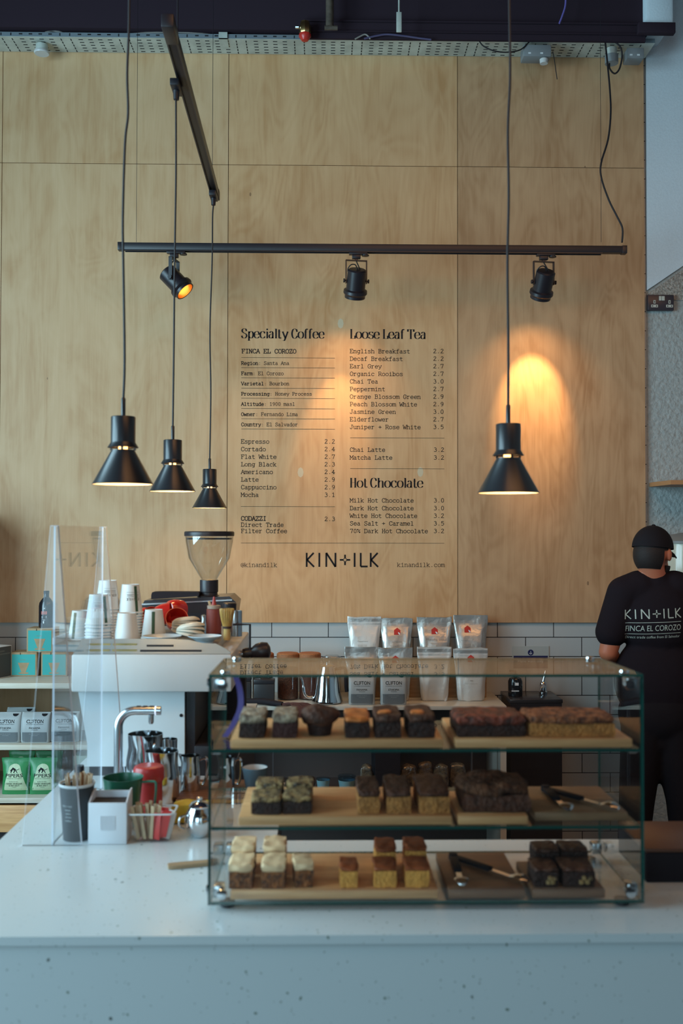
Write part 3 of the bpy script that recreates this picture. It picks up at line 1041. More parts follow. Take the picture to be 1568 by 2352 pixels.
pendant(282, 1113, 2.67, 'black cone pendant lamp hanging nearest, leftmost of the row of three', [(284, 915), (286, 820), (283, 600), (282, 500), (287, 330), (294, 260), (292, 170), (296, 60), (297, -60)])
pendant(396, 1129, 3.52, 'black cone pendant lamp hanging in the middle of the row of three', [(397, 978), (399, 800), (401, 600), (404, 400), (404, 230), (405, 192)], (405, 176))
pendant(481, 1167, 4.66, 'smallest looking black cone pendant lamp, farthest of the row above the hopper', [(483, 1055), (484, 900), (482, 760), (487, 600), (488, 500), (489, 462)], (490, 438))
pendant(1167, 1133, 2.60, 'black cone pendant lamp hanging alone on the right before the bright patch', [(1168, 932), (1167, 800), (1165, 600), (1168, 450), (1166, 300), (1171, 180), (1170, 60), (1168, -60)])

# ------------------------------------------------------------------ menu lettering on the middle sheet
YM = YW - 0.0008
menu = thing('menu_lettering', 'black printed menu with drinks and prices on the middle plywood sheet', 'menu', tuple(A(787, 1310, YM)))
mq = Vector(menu.location)


def W2(px, py):
    p = A(px, py, YM) - mq
    return p.x, p.z


PXM = A(1000, 900, YM).x - A(999, 900, YM).x          # metres per pixel on the wall
for s, a, b, base in (('Specialty Coffee', 555, 743, 776.5), ('Loose Leaf Tea', 804, 977, 777.5), ('Hot Chocolate', 804, 970, 1119.5)):
    x, z = W2(a, base)
    obj('heading', didone(MB(), s, x, z, 21.5 * PXM, (b - a) * PXM), INK, menu, 0)
it, pr = 'menu_item', 'menu_price'


def item(mb, s, px, py, adv=8.13, cap=8.9, wt=.066, al='l'):
    x, z = W2(px, py)
    obj(mb, mono(MB(), s, x, z, cap * PXM, adv * PXM, wt, al), INK, menu, 0)


item(it, 'FINCA EL COROZO', 554.5, 811, 8.35, 9.2, .085)
for i, (a, b) in enumerate((('Region:', 'Santa Ana'), ('Farm:', 'El Corozo'), ('Varietal:', 'Bourbon'), ('Processing:', 'Honey Process'), ('Altitude:', '1900 masl'), ('Owner:', 'Fernando Lima'), ('Country:', 'El Salvador'))):
    py = 837.8 + i * 23.47
    item(it, a, 553.5, py, 6.5, 7.4, .09)
    item(it, b, 553.5 + 6.5 * (len(a) + 1), py, 6.5, 7.4, .066)
for i, (a, b) in enumerate((('Espresso', '2.2'), ('Cortado', '2.4'), ('Flat White', '2.7'), ('Long Black', '2.3'), ('Americano', '2.4'), ('Latte', '2.9'), ('Cappuccino', '2.9'), ('Mocha', '3.1'))):
    py = 1018.4 + i * 17.5
    item(it, a, 553, py)
    item(pr, b, 769.5, py, 8.3, al='r')
item(it, 'CODAZZI', 553, 1195.5, 8.3, 9.4, .085)
item(pr, '2.3', 769.5, 1196.5, 8.3, al='r')
item(it, 'Direct Trade', 553, 1209.7)
item(it, 'Filter Coffee', 553, 1224)
for i, (a, b) in enumerate((('English Breakfast', '2.2'), ('Decaf Breakfast', '2.2'), ('Earl Grey', '2.7'), ('Organic Rooibos', '2.7'), ('Chai Tea', '3.0'), ('Peppermint', '2.7'), ('Orange Blossom Green', '2.9'), ('Peach Blossom White', '2.9'), ('Jasmine Green', '3.0'), ('Elderflower', '2.7'), ('Juniper + Rose White', '3.5'))):
    py = 810.8 + i * 17.42
    item(it, a, 803, py)
    item(pr, b, 1019, py, 8.3, al='r')
for a, b, py in (('Chai Latte', '3.2', 1037.4), ('Matcha Latte', '3.2', 1055.4), ('Milk Hot Chocolate', '3.0', 1153.7), ('Dark Hot Chocolate', '3.0', 1171.5), ('White Hot Chocolate', '3.2', 1189), ('Sea Salt + Caramel', '3.5', 1206.5), ('70% Dark Hot Chocolate', '3.2', 1224)):
    item(it, a, 803, py)
    item(pr, b, 1020, py, 8.3, al='r')
for a, b, py in [(554, 769, y) for y in (821.3, 844.4, 867.7, 891.3, 914.7, 938.3, 961.8, 985.2)] + [(553, 769, 1163.4), (804, 1020, 1005.5), (804, 1020, 1076.3), (553, 1020, 1247.2)]:
    x0, z0 = W2(a, py)
    x1, z1 = W2(b, py)
    obj('rule_line', MB().rect(x0, x1, z0 - .0009, z0 + .0009), INK, menu, 0)
lg = MB()
x0, z0 = W2(702, 1302)
x1, _ = W2(868, 1302)
kin_ilk(lg, x0, x1, z0, 32 * PXM, .062)
obj('logo', lg, INK, menu, 0)
ad = 'web_address'
item(ad, '@kinandilk', 552.5, 1302, 8.3, 9, .05)
item(ad, 'kinandilk.com', 1021, 1302, 8.4, 9, .05, 'r')
# three pale plugs let into the ply
for px, py in ((782, 743), (690, 1085), (965, 1084)):
    x, z = W2(px, py)
    obj('veneer_patch', MB().disc(x, z, .016, .0003, 8, .027), mat('patch', (0.58, 0.47, 0.31), .5), menu, 0)

# ------------------------------------------------------------------ service counter (quartz, L-shaped)
ZC = 0.95


def quartz():
    m, N, L, b = nt('speckled_quartz')
    tc = N.new('ShaderNodeTexCoord')
    col = None
    for sc, thr, c in ((38, 0.10, (0.16, 0.20, 0.16)), (85, 0.13, (0.30, 0.33, 0.31)), (17, 0.055, (0.12, 0.13, 0.12))):
        n = N.new('ShaderNodeTexNoise'); n.inputs['Scale'].default_value = sc * 2
        L.new(tc.outputs['Object'], n.inputs['Vector'])
        ad = N.new('ShaderNodeVectorMath'); ad.operation = 'MULTIPLY_ADD'
        ad.inputs[1].default_value = (0.010, 0.010, 0.010)
        L.new(n.outputs['Color'], ad.inputs[0]); L.new(tc.outputs['Object'], ad.inputs[2])
        v = N.new('ShaderNodeTexVoronoi'); v.inputs['Scale'].default_value = sc
        L.new(ad.outputs[0], v.inputs['Vector'])
        lt = N.new('ShaderNodeMath'); lt.operation = 'LESS_THAN'; lt.inputs[1].default_value = thr
        L.new(v.outputs['Distance'], lt.inputs[0])
        # only some of the cells carry a chip
        sp = N.new('ShaderNodeSeparateColor'); L.new(v.outputs['Color'], sp.inputs[0])
        g = N.new('ShaderNodeMath'); g.operation = 'GREATER_THAN'; g.inputs[1].default_value = 0.55
        L.new(sp.outputs[0], g.inputs[0])
        mu = N.new('ShaderNodeMath'); mu.operation = 'MULTIPLY'
        L.new(lt.outputs[0], mu.inputs[0]); L.new(g.outputs[0], mu.inputs[1])
        mx = N.new('ShaderNodeMixRGB')
        if col is None:
            mx.inputs[1].default_value = (0.60, 0.645, 0.65, 1)
        else:
            L.new(col, mx.inputs[1])
        mx.inputs[2].default_value = (*c, 1)
        L.new(mu.outputs[0], mx.inputs[0])
        col = mx.outputs[0]
    L.new(col, b.inputs['Base Color'])
    b.inputs['Roughness'].default_value = 0.22
    b.inputs['Specular IOR Level'].default_value = 0.4
    return m


QUARTZ = quartz()
XL = G(198, 1741, ZC).x
XI = G(634, 1931, ZC).x
YF = G(784, 2148, ZC).y
YB = G(800, 1930, ZC).y
YE = 4.28
cnt = thing('service_counter', 'pale speckled stone service counter with a wide front, running across the foreground', 'counter', (0, YF, 0))
XJ = A(532, 1590, 2.98).x - .01
YJ = 2.93
poly = [(XL, 0), (2.4, 0), (2.4, YB - YF), (XI, YB - YF), (XI, YJ - YF), (XJ, YJ - YF), (XJ, YE - YF), (XL, YE - YF)]
obj('worktop', MB().slab(poly, ZC - .016, ZC), QUARTZ, cnt)
obj('front_panel', MB().bb(XL + .012, 2.4, .006, .026, 0.0, ZC - .0165), QUARTZ, cnt)
obj('side_panel', MB().bb(XL + .012, XL + .032, .0265, YE - YF - .01, 0.0, ZC - .0165), QUARTZ, cnt)
DKW = mat('dark_cabinet', (0.030, 0.024, 0.024), 0.6)
obj('inner_panel', MB().bb(XI - .03, XI - .01, YB - YF, YJ - YF - .01, 0, ZC - .0165).bb(XJ - .03, XJ - .01, YJ - YF - .03, YE - YF - .01, 0, ZC - .0165).bb(XJ - .03, XI - .01, YJ - YF - .03, YJ - YF - .01, 0, ZC - .0165).bb(XI - .03, 2.4, YB - YF - .03, YB - YF - .01, 0, ZC - .0165), DKW, cnt)

# ------------------------------------------------------------------ acrylic screen on the counter
XS = G(120, 1941, ZC).x
ys0 = G(122, 1941, ZC).y
ys1 = ys0 + .51
hs = A(130, 1207, ys0).z - ZC
scr = thing('sneeze_guard', 'tall clear acrylic screen standing edge-on at the left end of the counter', 'screen', (XS, ys0, ZC))
AC2 = [ACRYL, AEDGE]


def pane(name, x0, x1, y0, y1, z0, z1, mats, par, thin='x'):
    """sheet with clear faces and tinted edges"""
    mb = MB()
    b = [(x0, y0, z0), (x1, y0, z0), (x1, y1, z0), (x0, y1, z0), (x0, y0, z1), (x1, y0, z1), (x1, y1, z1), (x0, y1, z1)]
    fs = {'z': [(0, 3, 2, 1), (4, 5, 6, 7)], 'y': [(0, 1, 5, 4), (2, 3, 7, 6)], 'x': [(1, 2, 6, 5), (3, 0, 4, 7)]}
    for k_, f in fs.items():
        mb.mi = 0 if k_ == thin else 1
        mb.add(b, f)
    bmesh.ops.remove_doubles(mb.bm, verts=mb.bm.verts[:], dist=1e-6)
    return obj(name, mb, mats, par, 0)


pane('panel', -.002, .002, 0, ys1 - ys0, 0, hs, AC2, scr, 'x')
for y_ in (-.0055, ys1 - ys0 + .0005):
    mb = MB()
    w0, w1 = .070, .010
    c_ = .0018
    P4 = [(-w0, 0), (w0, 0), (w1, hs), (-w1, hs)]
    F4 = [(-w0 + c_, 0), (w0 - c_, 0), (w1 - c_, hs - c_), (-w1 + c_, hs - c_)]
    vs = [(a, y_, b) for a, b in F4] + [(a, y_ + .005, b) for a, b in P4]
    mb.add(vs, [(0, 1, 2, 3), (7, 6, 5, 4)])
    mb.mi = 1
    mb.add(vs, [(0, 4, 5, 1), (1, 5, 6, 2), (2, 6, 7, 3), (3, 7, 4, 0)])
    bmesh.ops.remove_doubles(mb.bm, verts=mb.bm.verts[:], dist=1e-6)
    obj('end_fin', mb, AC2, scr, 0)

# ------------------------------------------------------------------ espresso machine (seen from its end)
YM0, YM1 = 2.98, 3.66
e0, e1 = A(163, 1590, YM0), A(532, 1503, YM0)
em = thing('espresso_machine', 'large white espresso machine standing end-on on the left counter arm', 'espresso machine', ((e0.x + e1.x) / 2, YM0, ZC))
q = Vector(em.location)
hw = (e1.x - e0.x) / 2
zb_, zt_ = e0.z - ZC, e1.z - ZC
obj('upper_body', MB().bb(-hw, hw, 0, YM1 - YM0, zb_, zt_, .006), WHITE, em)
a, b_, c_, d_ = A(180, 1592, YM0 + .04) - q, A(424, 1592, YM0 + .04) - q, A(424, 1779, YM0 + .04) - q, A(201, 1779, YM0 + .04) - q
m_ = A(201, 1706, YM0 + .04) - q
obj('lower_body', MB().prism([(a.x, zb_ - .001), (b_.x, zb_ - .001), (c_.x, .028), (d_.x, .028), (m_.x, m_.z)], .035, YM1 - YM0 - .03), mat('white_enamel_low', (0.60, 0.64, 0.65), 0.4), em)
obj('fixing_hole', MB().tube([(A(416, 1643, YM0 + .035) - q) + Vector((0, -.002, 0)), (A(416, 1643, YM0 + .035) - q) + Vector((0, .004, 0))], .005, 12), INK, em)
obj('base', MB().bb(d_.x + .005, b_.x + .03, .04, YM1 - YM0 - .04, 0.0, .0275), BLACK, em)
obj('working_recess', MB().bb(b_.x + .004, b_.x + .03, .05, YM1 - YM0 - .05, .03, zb_ - .002), BLACK, em)
# cup rail round the top: grey, slotted, sloping back, rounded off at the right
RAIL = mat('cup_rail_grey', (0.33, 0.36, 0.355), 0.35, 0.3)
zr = A(300, 1468, YM0 + .02).z - ZC
prof = [(-hw + .006, zt_ + .001), (hw - .004, zt_ + .001), (hw - .004, zt_ + .006), (hw - .020, zt_ + .016), (hw - .05, zt_ + .030), (hw - .09, zr - .012), (hw - .13, zr - .003), (hw - .19, zr), (-hw + .025, zr)]
mb = MB().prism(prof, 0, .006)
mb.warp(lambda v: (v.x, v.y + .004 + (v.z - zt_) * .5, v.z))
rl = obj('cup_rail', mb, RAIL, em)
sl2 = []
for (xa, xb_, py) in ((205, 252, 1481), (205, 252, 1494), (258, 313, 1481), (258, 314, 1494), (336, 398, 1484), (322, 463, 1495)):
    p, r_ = A(xa, py, YM0 + .01) - q, A(xb_, py, YM0 + .01) - q
    yy = .004 + (p.z - zt_) * .5 - .0006
    obj('rail_slot', MB().bb(p.x, r_.x, yy - .0006, yy, p.z - .0035, p.z + .0035), SLOT if xa > 300 else BRASS, rl)  # brass on the left slots stands in for warm light showing through
obj('cup_tray', MB().bb(-hw + .0101, hw - .05, .03, YM1 - YM0 - .01, zt_ + .001, zt_ + .022), RAIL, em)
obj('tray_wing', MB().bb(-.82 - q.x, -hw + .009, .06, YM1 - YM0 - .05, zt_ + .001, zt_ + .022), RAIL, em)
obj('drip_tray', MB().bb(b_.x + .031, hw - .005, .03, YM1 - YM0 - .02, .0, .09, .004), BLACK, em)
obj('group_panel', MB().bb(b_.x + .031, hw - .004, YM1 - YM0 - .12, YM1 - YM0 - .05, .0905, zb_ - .002), BLACK_MATT, em)
obj('side_rail', MB().bb(-.8205 - q.x, -.8145 - q.x, .06, YM1 - YM0 - .05, zt_ + .0225, zr), mat('rail_white', (.62, .66, .67), .4), em)
ph = A(585, 1492, 3.25) - q
pf = MB().tube([(hw - .10, ph.y, ph.z - .022), (hw + .03, ph.y, ph.z - .012)], .012, 12)
mbh = MB().lathe([(0, 0), (.016, 0), (.019, .012), (.017, .03), (.027, .045), (.030, .065), (.026, .083), (.012, .09), (0, .09)], 18, Matrix.Translation((hw + .012, ph.y, ph.z - .014)) @ Matrix.Rotation(R(82), 4, 'Y'))
o = obj('portafilter', pf, STEEL, em)
obj('portafilter_handle', mbh, BLACK, o)['label'] = 'black portafilter handle'
zct = zt_ + .0225 + ZC                             # cup tray surface (world)
obj('group_frame', MB().tube([(hw - .02, .26, zt_ + .065), (hw + .035, .26, zt_ + .065), (hw + .035, .26, zt_ - .05)], .004, 8), BLACK, em)

# ------------------------------------------------------------------ paper cups on the machine
CUPW = mat('paper_cup_white', (0.72, 0.74, 0.73), 0.55)
CUPIN = mat('paper_cup_kraft', (0.44, 0.30, 0.17), 0.75)
GREENP = mat('green_print', (0.030, 0.085, 0.045), 0.6)
GREYP = mat('grey_print', (0.12, 0.11, 0.10), 0.6)
RB, RT, HC = .0390, .0275, .092


def cup_shell(kraft=False):
    return MB().lathe([(RB + .0022, 0), (RB + .0028, .0015), (RB + .002, .0035), (RB, .004), (RT, HC), (RT - .0008, HC), (RT - .0004, HC - .006), (0, HC - .006), (0, HC - .0065), (RT + .0004, HC - .0065), (RB - .0006, .004), (RB + .0006, .001)], 36)


def on_cup(mb, ang, flip=True):
    """wrap a flat drawing round the inverted cup"""
    def f(v):
        z = HC - v.z if flip else v.z
        x = -v.x if flip else v.x
        r = RB + (RT - RB) * (z - .004) / (HC - .004) + .0005
        a = ang + x / r
        return (r * math.sin(a), -r * math.cos(a), z)
    return mb.warp(f)


def paper_cup(loc, label, group, printed=True, stripe=None, text=True):
    t = thing('paper_cup', label, 'paper cup', loc, 0, group)
    obj('cup_wall', cup_shell(), CUPW, t)
    if stripe is not None:
        obj('printed_stripe', on_cup(MB().patch(lambda z: -.005, lambda z: .005, .005, HC - .006, 3, 6), stripe), GREENP, t)
    if text:
        m = MB()
        kin_ilk(m, -.0215, .0215, .042, .009, .07)
        for k_ in range(3):
            m.patch(lambda z: -.021, lambda z: .021, .0375 - k_ * .0065, .0382 - k_ * .0065, 10, 1)
        txt(m, 'FINCA EL COROZO', 0, .0325, .0035, 'c', .038)
        obj('printed_logo', on_cup(m, .45), GREYP, t, 0)
    return t


def nest(px, Y, bases, lab, group, first_kw, hidden=None):
    x = A(px, 1450, Y).x
    proto = None
    n = len(bases)
    for i, b in enumerate(bases):
        lb = lab + (', topmost' if i == n - 1 else ', just below the topmost' if i == n - 2 else ', lower down')
        g = group
        if i >= n - 2:
            paper_cup((x, Y, zct + .0006 + b), lb, g, **first_kw)
        else:
            if proto is None:
                proto = thing('paper_cup', lb, 'paper cup', (x, Y, zct + .0006 + b), 0, g)
                obj('cup_wall', cup_shell(), CUPW, proto)
            else:
                dup(proto, (x, Y, zct + .0006 + b))


nest(226, 3.085, [i * .0088 for i in range(5)] + [.0485, .0575], 'white paper cup upside down in the front left stack', 'cups in the front left stack', dict(stripe=.85))
nest(247, 3.235, [i * .0088 for i in range(9)] + [.083, .093], 'white paper cup upside down in the tall back left stack', 'cups in the back left stack', dict(stripe=None))
nest(299, 3.24, [i * .0088 for i in range(8)] + [.0705, .080], 'white paper cup upside down in the stack behind the plain cup', 'cups in the middle back stack', dict(stripe=.75))
paper_cup((A(291, 1450, 3.085).x, 3.085, zct + .0006), 'plain white paper cup upside down in front of the middle stack', 'single cups on the machine', stripe=None, text=False)
paper_cup((A(353, 1440, 3.22).x, 3.22, zct + .0006), 'white paper cup with a green stripe upside down by the red cups', 'single cups on the machine', stripe=.12, text=False)
paper_cup((A(186, 1440, 3.18).x, 3.18, zct + .0006), 'white paper cup with a dark stripe behind the acrylic screen', 'single cups on the machine', stripe=-.45, text=False)
# lids, saucers
LID = mat('cream_lid', (0.70, 0.66, 0.55), 0.4)


def lid_mesh():
    return MB().lathe([(.0445, 0), (.0455, .002), (.0445, .005), (.041, .009), (.034, .013), (.030, .0145), (0, .0145), (0, .0132), (.029, .0132), (.040, .0078), (.0435, .003)], 36)


proto = None
for (px, py, Y, n, tx, tyy, lb) in ((424, 1455, 3.30, 5, .10, .16, 'cream plastic lid in the tilted pile at the back'), (436, 1463, 3.17, 4, -.05, .22, 'cream plastic lid in the tilted front pile beside the rail')):
    c = A(px, py, Y)
    for i in range(n):
        o = obj('cup_lid', lid_mesh(), LID) if proto is None else proto.copy()
        if proto is None:
            proto = o
        else:
            COL.objects.link(o)
        o.rotation_euler = (tx, tyy, i * .7)
        o.location = (c.x + i * .0012, c.y, zct + .0128 + i * .0082 - (0 if Y > 3.2 else 0.0))
        tag(o, lb, 'cup lid', 'lids in the back pile' if Y > 3.2 else 'lids in the front pile')
SAU = mat('pale_saucer', (0.52, 0.62, 0.68), 0.3)
for i, (px, Y, r_, lb) in enumerate(((372, 3.09, .060, 'wide pale blue saucer lying at the front of the cup tray'), (470, 3.09, .052, 'small pale blue saucer at the right end of the cup tray'))):
    c = A(px, 1466, Y)
    single('saucer', MB().lathe([(0, .010), (r_ * .55, .010), (r_ * .6, .012), (r_ * .97, .020), (r_, .0215), (r_, .0195), (r_ * .6, .008), (r_ * .5, .004), (r_ * .5, 0), (0, 0)], 40), SAU, lb, 'saucer', (c.x, c.y, zct + .0006))

# red cups with handles
REDC = mat('red_glaze', (0.46, 0.020, 0.014), 0.12, spec=0.7)
for i, (px, Y, dz, rz, lb) in enumerate(((345, 3.42, 0, .5, 'glossy red cup lying behind the striped paper cup'), (375, 3.42, .02, 1.6, 'glossy red cup in the middle with its handle up'), (400, 3.50, .03, 2.6, 'glossy red cup highest at the back, against the black grinder'), (405, 3.38, 0, .2, 'glossy red cup with its handle towards the lids'), (318, 3.44, .0, 2.2, 'glossy red cup mostly hidden behind the middle paper cups'))):
    c = A(px, 1440, Y)
    t = thing('red_cup', lb, 'cup', (c.x, c.y, zct + .0006), 0, 'red cups on the machine')
    M = Matrix.Translation((0, 0, dz + .040)) @ Matrix.Rotation(rz, 4, 'Z') @ Matrix.Rotation(R(62 + 20 * (i % 3)), 4, 'X') @ Matrix.Translation((0, 0, -.032))
    obj('bowl', MB().lathe([(0, 0), (.020, 0), (.030, .010), (.036, .030), (.038, .060), (.0362, .060), (.034, .030), (.028, .012), (0, .004)], 32, M), REDC, t)
    obj('handle', MB().tube(catmull([(.034, 0, .050), (.052, 0, .054), (.060, 0, .036), (.050, 0, .020), (.031, 0, .016)], False, 5), .0042, 8, M), REDC, t)

# squeeze bottle, whisk, tins
c = A(491, 1463, 3.30)
sb = thing('squeeze_bottle', 'brown red sauce squeeze bottle with a red nozzle on the cup tray', 'bottle', (c.x, c.y, zct + .0006))
hb = A(491, 1400, 3.30).z - zct
obj('body', MB().lathe([(0, .008), (.0245, .008), (.0245, hb), (.021, hb + .002), (0, hb + .002)], 28), mat('brown_red_sauce', (0.22, 0.042, 0.030), 0.45), sb)
obj('base_ring', MB().lathe([(0, 0), (.025, 0), (.025, .0075), (0, .0075)], 28), BLACK, sb)
obj('collar', MB().lathe([(0, hb + .0025), (.022, hb + .0025), (.0225, hb + .012), (.018, hb + .014), (0, hb + .014)], 28), mat('beige_collar', (.36, .28, .22), .5), sb)
obj('nozzle', MB().lathe([(0, hb + .0145), (.0085, hb + .0145), (.006, hb + .026), (.0025, hb + .042), (0, hb + .042)], 18), mat('red_nozzle', (.36, .035, .025), .45), sb)
c = A(522, 1500, 3.07)
zz = zt_ + ZC + .0007
wk = thing('bamboo_whisk', 'bamboo tea whisk standing with its bristles upward beside the sauce bottle', 'whisk', (A(521, 1450, 3.16).x, 3.16, zct + .0006))
wtop = A(521, 1398, 3.16).z - wk.location.z
wmid = A(521, 1443, 3.16).z - wk.location.z
BAMB = mat('bamboo', (0.58, 0.36, 0.10), 0.4, var=0.3, vscale=60, stretch=(6, 6, .5))
obj('handle', MB().lathe([(0, 0), (.0105, 0), (.0115, .004), (.0108, wmid - .002), (.012, wmid), (0, wmid)], 20), mat('bamboo_handle', (0.62, 0.42, 0.16), 0.4), wk)
br = MB()
random.seed(3)
for i in range(46):
    a_ = 2 * PI * i / 46
    r0, r1 = .0105, .0225 if i % 2 else .019
    br.tube(catmull([(r0 * math.cos(a_), r0 * math.sin(a_), wmid), (r1 * .82 * math.cos(a_), r1 * .82 * math.sin(a_), (wmid + wtop) / 2), (r1 * math.cos(a_), r1 * math.sin(a_), wtop - .006), (r1 * .9 * math.cos(a_), r1 * .9 * math.sin(a_), wtop)], False, 3), .0013, 5)
o = obj('bristles', br, BAMB, wk)
o['kind'] = 'stuff'
obj('binding', MB().lathe([(.0115, wmid - .001), (.0135, wmid), (.0138, wmid + .006), (.012, wmid + .008)], 20), mat('dark_thread', (.05, .025, .02), .8), wk)
c = A(543, 1450, 3.28)
h_ = A(543, 1403, 3.28).z - zct
single('steel_canister', MB().lathe([(0, 0), (.0185, 0), (.0185, h_), (.0175, h_), (.0175, .004), (0, .004)], 28), STEEL, 'tall open steel canister just behind the bamboo whisk', 'canister', (c.x, c.y, zct + .0006))
c = A(527, 1430, 3.44)
bt = thing('black_lidded_tin', 'dark tin with a black cap rising behind the whisk bristles', 'tin', (c.x, c.y, zct + .0006))
h_ = A(527, 1400, 3.44).z - zct
obj('tin_body', MB().lathe([(0, 0), (.022, 0), (.022, h_ - .002), (0, h_ - .002)], 24), mat('dark_tin', (.05, .035, .03), .4), bt)
obj('cap', MB().lathe([(0, h_ - .0015), (.023, h_ - .0015), (.024, h_ + .020), (.021, h_ + .0225), (0, h_ + .0225)], 24), BLACK, bt)
c = A(470, 1450, 3.24)
single('glass_shaker', MB().lathe([(0, 0), (.009, 0), (.010, .04), (.007, .055), (.008, .072), (0, .074)], 20), POLISHED, 'slim shiny shaker standing left of the sauce bottle', 'shaker', (c.x - .004, c.y, zct + .0006))

# ------------------------------------------------------------------ grinder behind the machine
YG = 3.84
g0, g1 = A(326, 1372, YG), A(545, 1372, YG)
gr = thing('coffee_grinder', 'black coffee grinder with a big clear hopper behind the white machine', 'coffee grinder', ((g0.x + g1.x) / 2, YG + .11, ZC))
q = Vector(gr.location)
hw2 = (g1.x - g0.x) / 2
gz = g0.z - ZC
GBLK = mat('grinder_black', (0.020, 0.017, 0.020), 0.22, spec=0.6)
obj('body', MB().prism([(-hw2, 0), (hw2, 0), (hw2 - .01, gz - .06), (hw2 - .004, gz - .02), (hw2 - .03, gz + .004), (-hw2 + .01, gz - .012), (-hw2, gz - .03)], -.11, .11), GBLK, gr)
obj('chrome_trim', MB().prism([(-hw2 - .001, gz - .030), (hw2 - .02, gz - .012), (hw2 - .02, gz - .007), (-hw2 - .001, gz - .024)], -.114, -.1105), STEEL, gr)
ha, hb2 = A(346, 1368, YG) - q, A(455, 1368, YG) - q
obj('top_handle', MB().prism(catmull([(ha.x, gz - .008), (ha.x + .002, gz + .014), (ha.x + .02, gz + .020), (0, gz + .020), (hb2.x, gz + .018), (hb2.x, gz + .004)], False, 4), -.10, -.04), BLACK_MATT, gr)
obj('side_panel', MB().bb(-hw2 * .2, hw2 * .8, -.1125, -.1105, gz - .17, gz - .10).bb(-hw2 * .2, hw2 * .8, -.1125, -.1105, gz - .09, gz - .06), BLACK_MATT, gr)
nx = A(480, 1350, YG + .08) - q
zn0, zn1 = (A(480, 1372, YG + .08) - q).z, (A(480, 1332, YG + .08) - q).z
obj('collar', MB().lathe([(0, gz - .02), (.048, gz - .02), (.046, zn0 + .005), (.034, zn0 + .010), (.033, zn0 + .02), (.036, zn0 + .022), (.036, zn1), (.032, zn1 + .001), (0, zn1 + .001)], 32, None, (nx.x, nx.y, 0)), BLACK, gr)
zh = (A(480, 1232, YG + .08) - q).z
sc = 3.92 / FPX
obj('hopper', MB().lathe([(.030, zn1 + .002), (.036, zn1 + .012), (47 * sc, zh - .085), (54 * sc, zh - .02), (55 * sc, zh), (54 * sc, zh), (53 * sc, zh - .02), (46 * sc, zh - .085), (.034, zn1 + .013), (.028, zn1 + .003)], 48, None, (nx.x, nx.y, 0)), glass('hopper_clear', (0.97, 0.97, 0.96), 1.5), gr)
obj('hopper_lid', MB().lathe([(0, zh + .001), (56.5 * sc, zh + .001), (57 * sc, zh + .004), (57 * sc, zh + .016), (55 * sc, zh + .020), (0, zh + .020)], 48, None, (nx.x, nx.y, 0)), BLACK, gr)
obj('lid_seal', MB().lathe([(50 * sc, zh - .012), (52 * sc, zh - .012), (52 * sc, zh - .006), (50 * sc, zh - .006)], 40, None, (nx.x, nx.y, 0)), BLACK, gr)
c = A(500, 1390, 3.60)
single('wooden_paddle', MB().box((0, 0, .05), (.009, .004, .10), .001), mat('pale_stick', (.45, .32, .18), .6), 'flat wooden stick leaning behind the sauce bottle nozzle', 'stick', (c.x, 3.56, zct + .0006), (0, R(-16), 0))

# ------------------------------------------------------------------ shelving unit on the left, below the plywood
YU0, YU1 = 4.70, 5.255
zt1, zt2, zt3 = A(80, 1569, YU0).z, A(80, 1711, YU0).z, A(80, 1833, YU0).z
ux0, ux1 = -1.735, A(330, 1600, YU0).x
su = thing('shelving_unit', 'low pale wood shelving unit against the tiles at the far left', 'shelving unit', ((ux0 + ux1) / 2, YU0, 0))
q = Vector(su.location)
hx = (ux1 - ux0) / 2
dY = YU1 - YU0
obj('top_board', MB().bb(-hx, hx, 0, dY, zt1 - .026, zt1, .001), SHELFW, su)
for z_ in (zt2, zt3):
    obj('shelf_board', MB().bb(-hx + .02, hx - .02, .002, dY - .02, z_ - .024, z_, .001), SHELFW, su)
for s_ in (-1, 1):
    obj('side_board', MB().bb(s_ * hx - .01 - s_ * .01, s_ * hx + .01 - s_ * .01, .003, dY - .002, .0, zt1 - .0265), SHELFW, su)
obj('back_board', MB().bb(-hx + .021, hx - .021, dY - .018, dY - .006, .2, zt1 - .027), PLY_L, su)
zd = A(80, 1912, YU0).z
dxs = A(60, 1880, YU0).x - q.x
for a, b in ((-hx + .022, dxs - .36), (dxs - .355, dxs + .30), (dxs + .305, hx - .022)):
    obj('drawer_front', MB().bb(a, b, .004, .022, zd, zt3 - .036, .001), BOARD, su)
obj('plinth', MB().bb(-hx + .022, hx - .022, .06, .08, 0, zd - .002), DKW, su)

TEAL = mat('teal_print', (0.030, 0.36, 0.34), 0.6)


def dripper_box(px, pyb, Y, z, label):
    c = A(px, pyb, Y)
    t = thing('dripper_box', label, 'box', (c.x, Y, z), 0, 'teal coffee dripper boxes')
    w_, h_ = .1275, .1165
    obj('carton', MB().bb(-w_ / 2, w_ / 2, 0, .118, 0, h_, .0012), KRAFT, t)
    obj('teal_panel', MB().rect(-w_ / 2 + .007, w_ / 2 - .007, .006, h_ - .010, -.0006), TEAL, t)
    m = MB()
    m.add([(-.028, -.0011, .066), (.028, -.0011, .066), (.011, -.0011, .022), (-.011, -.0011, .022)], [(3, 2, 1, 0)])
    m.disc(0, .0155, .026, -.0011, 20, .005)
    m.rect(-.009, .009, .013, .023, -.0013)
    txt(m, 'COFFEE DRIPPER', -.004, .078, .0032, 'c', .030, 0, -.0011)
    obj('kraft_drawing', m, KRAFT, t, 0)
    obj('flap_slot', MB().rect(-.0012 - .016, .0012 - .016, h_ - .012, h_ - .001, -.0012), INK, t)
    return t


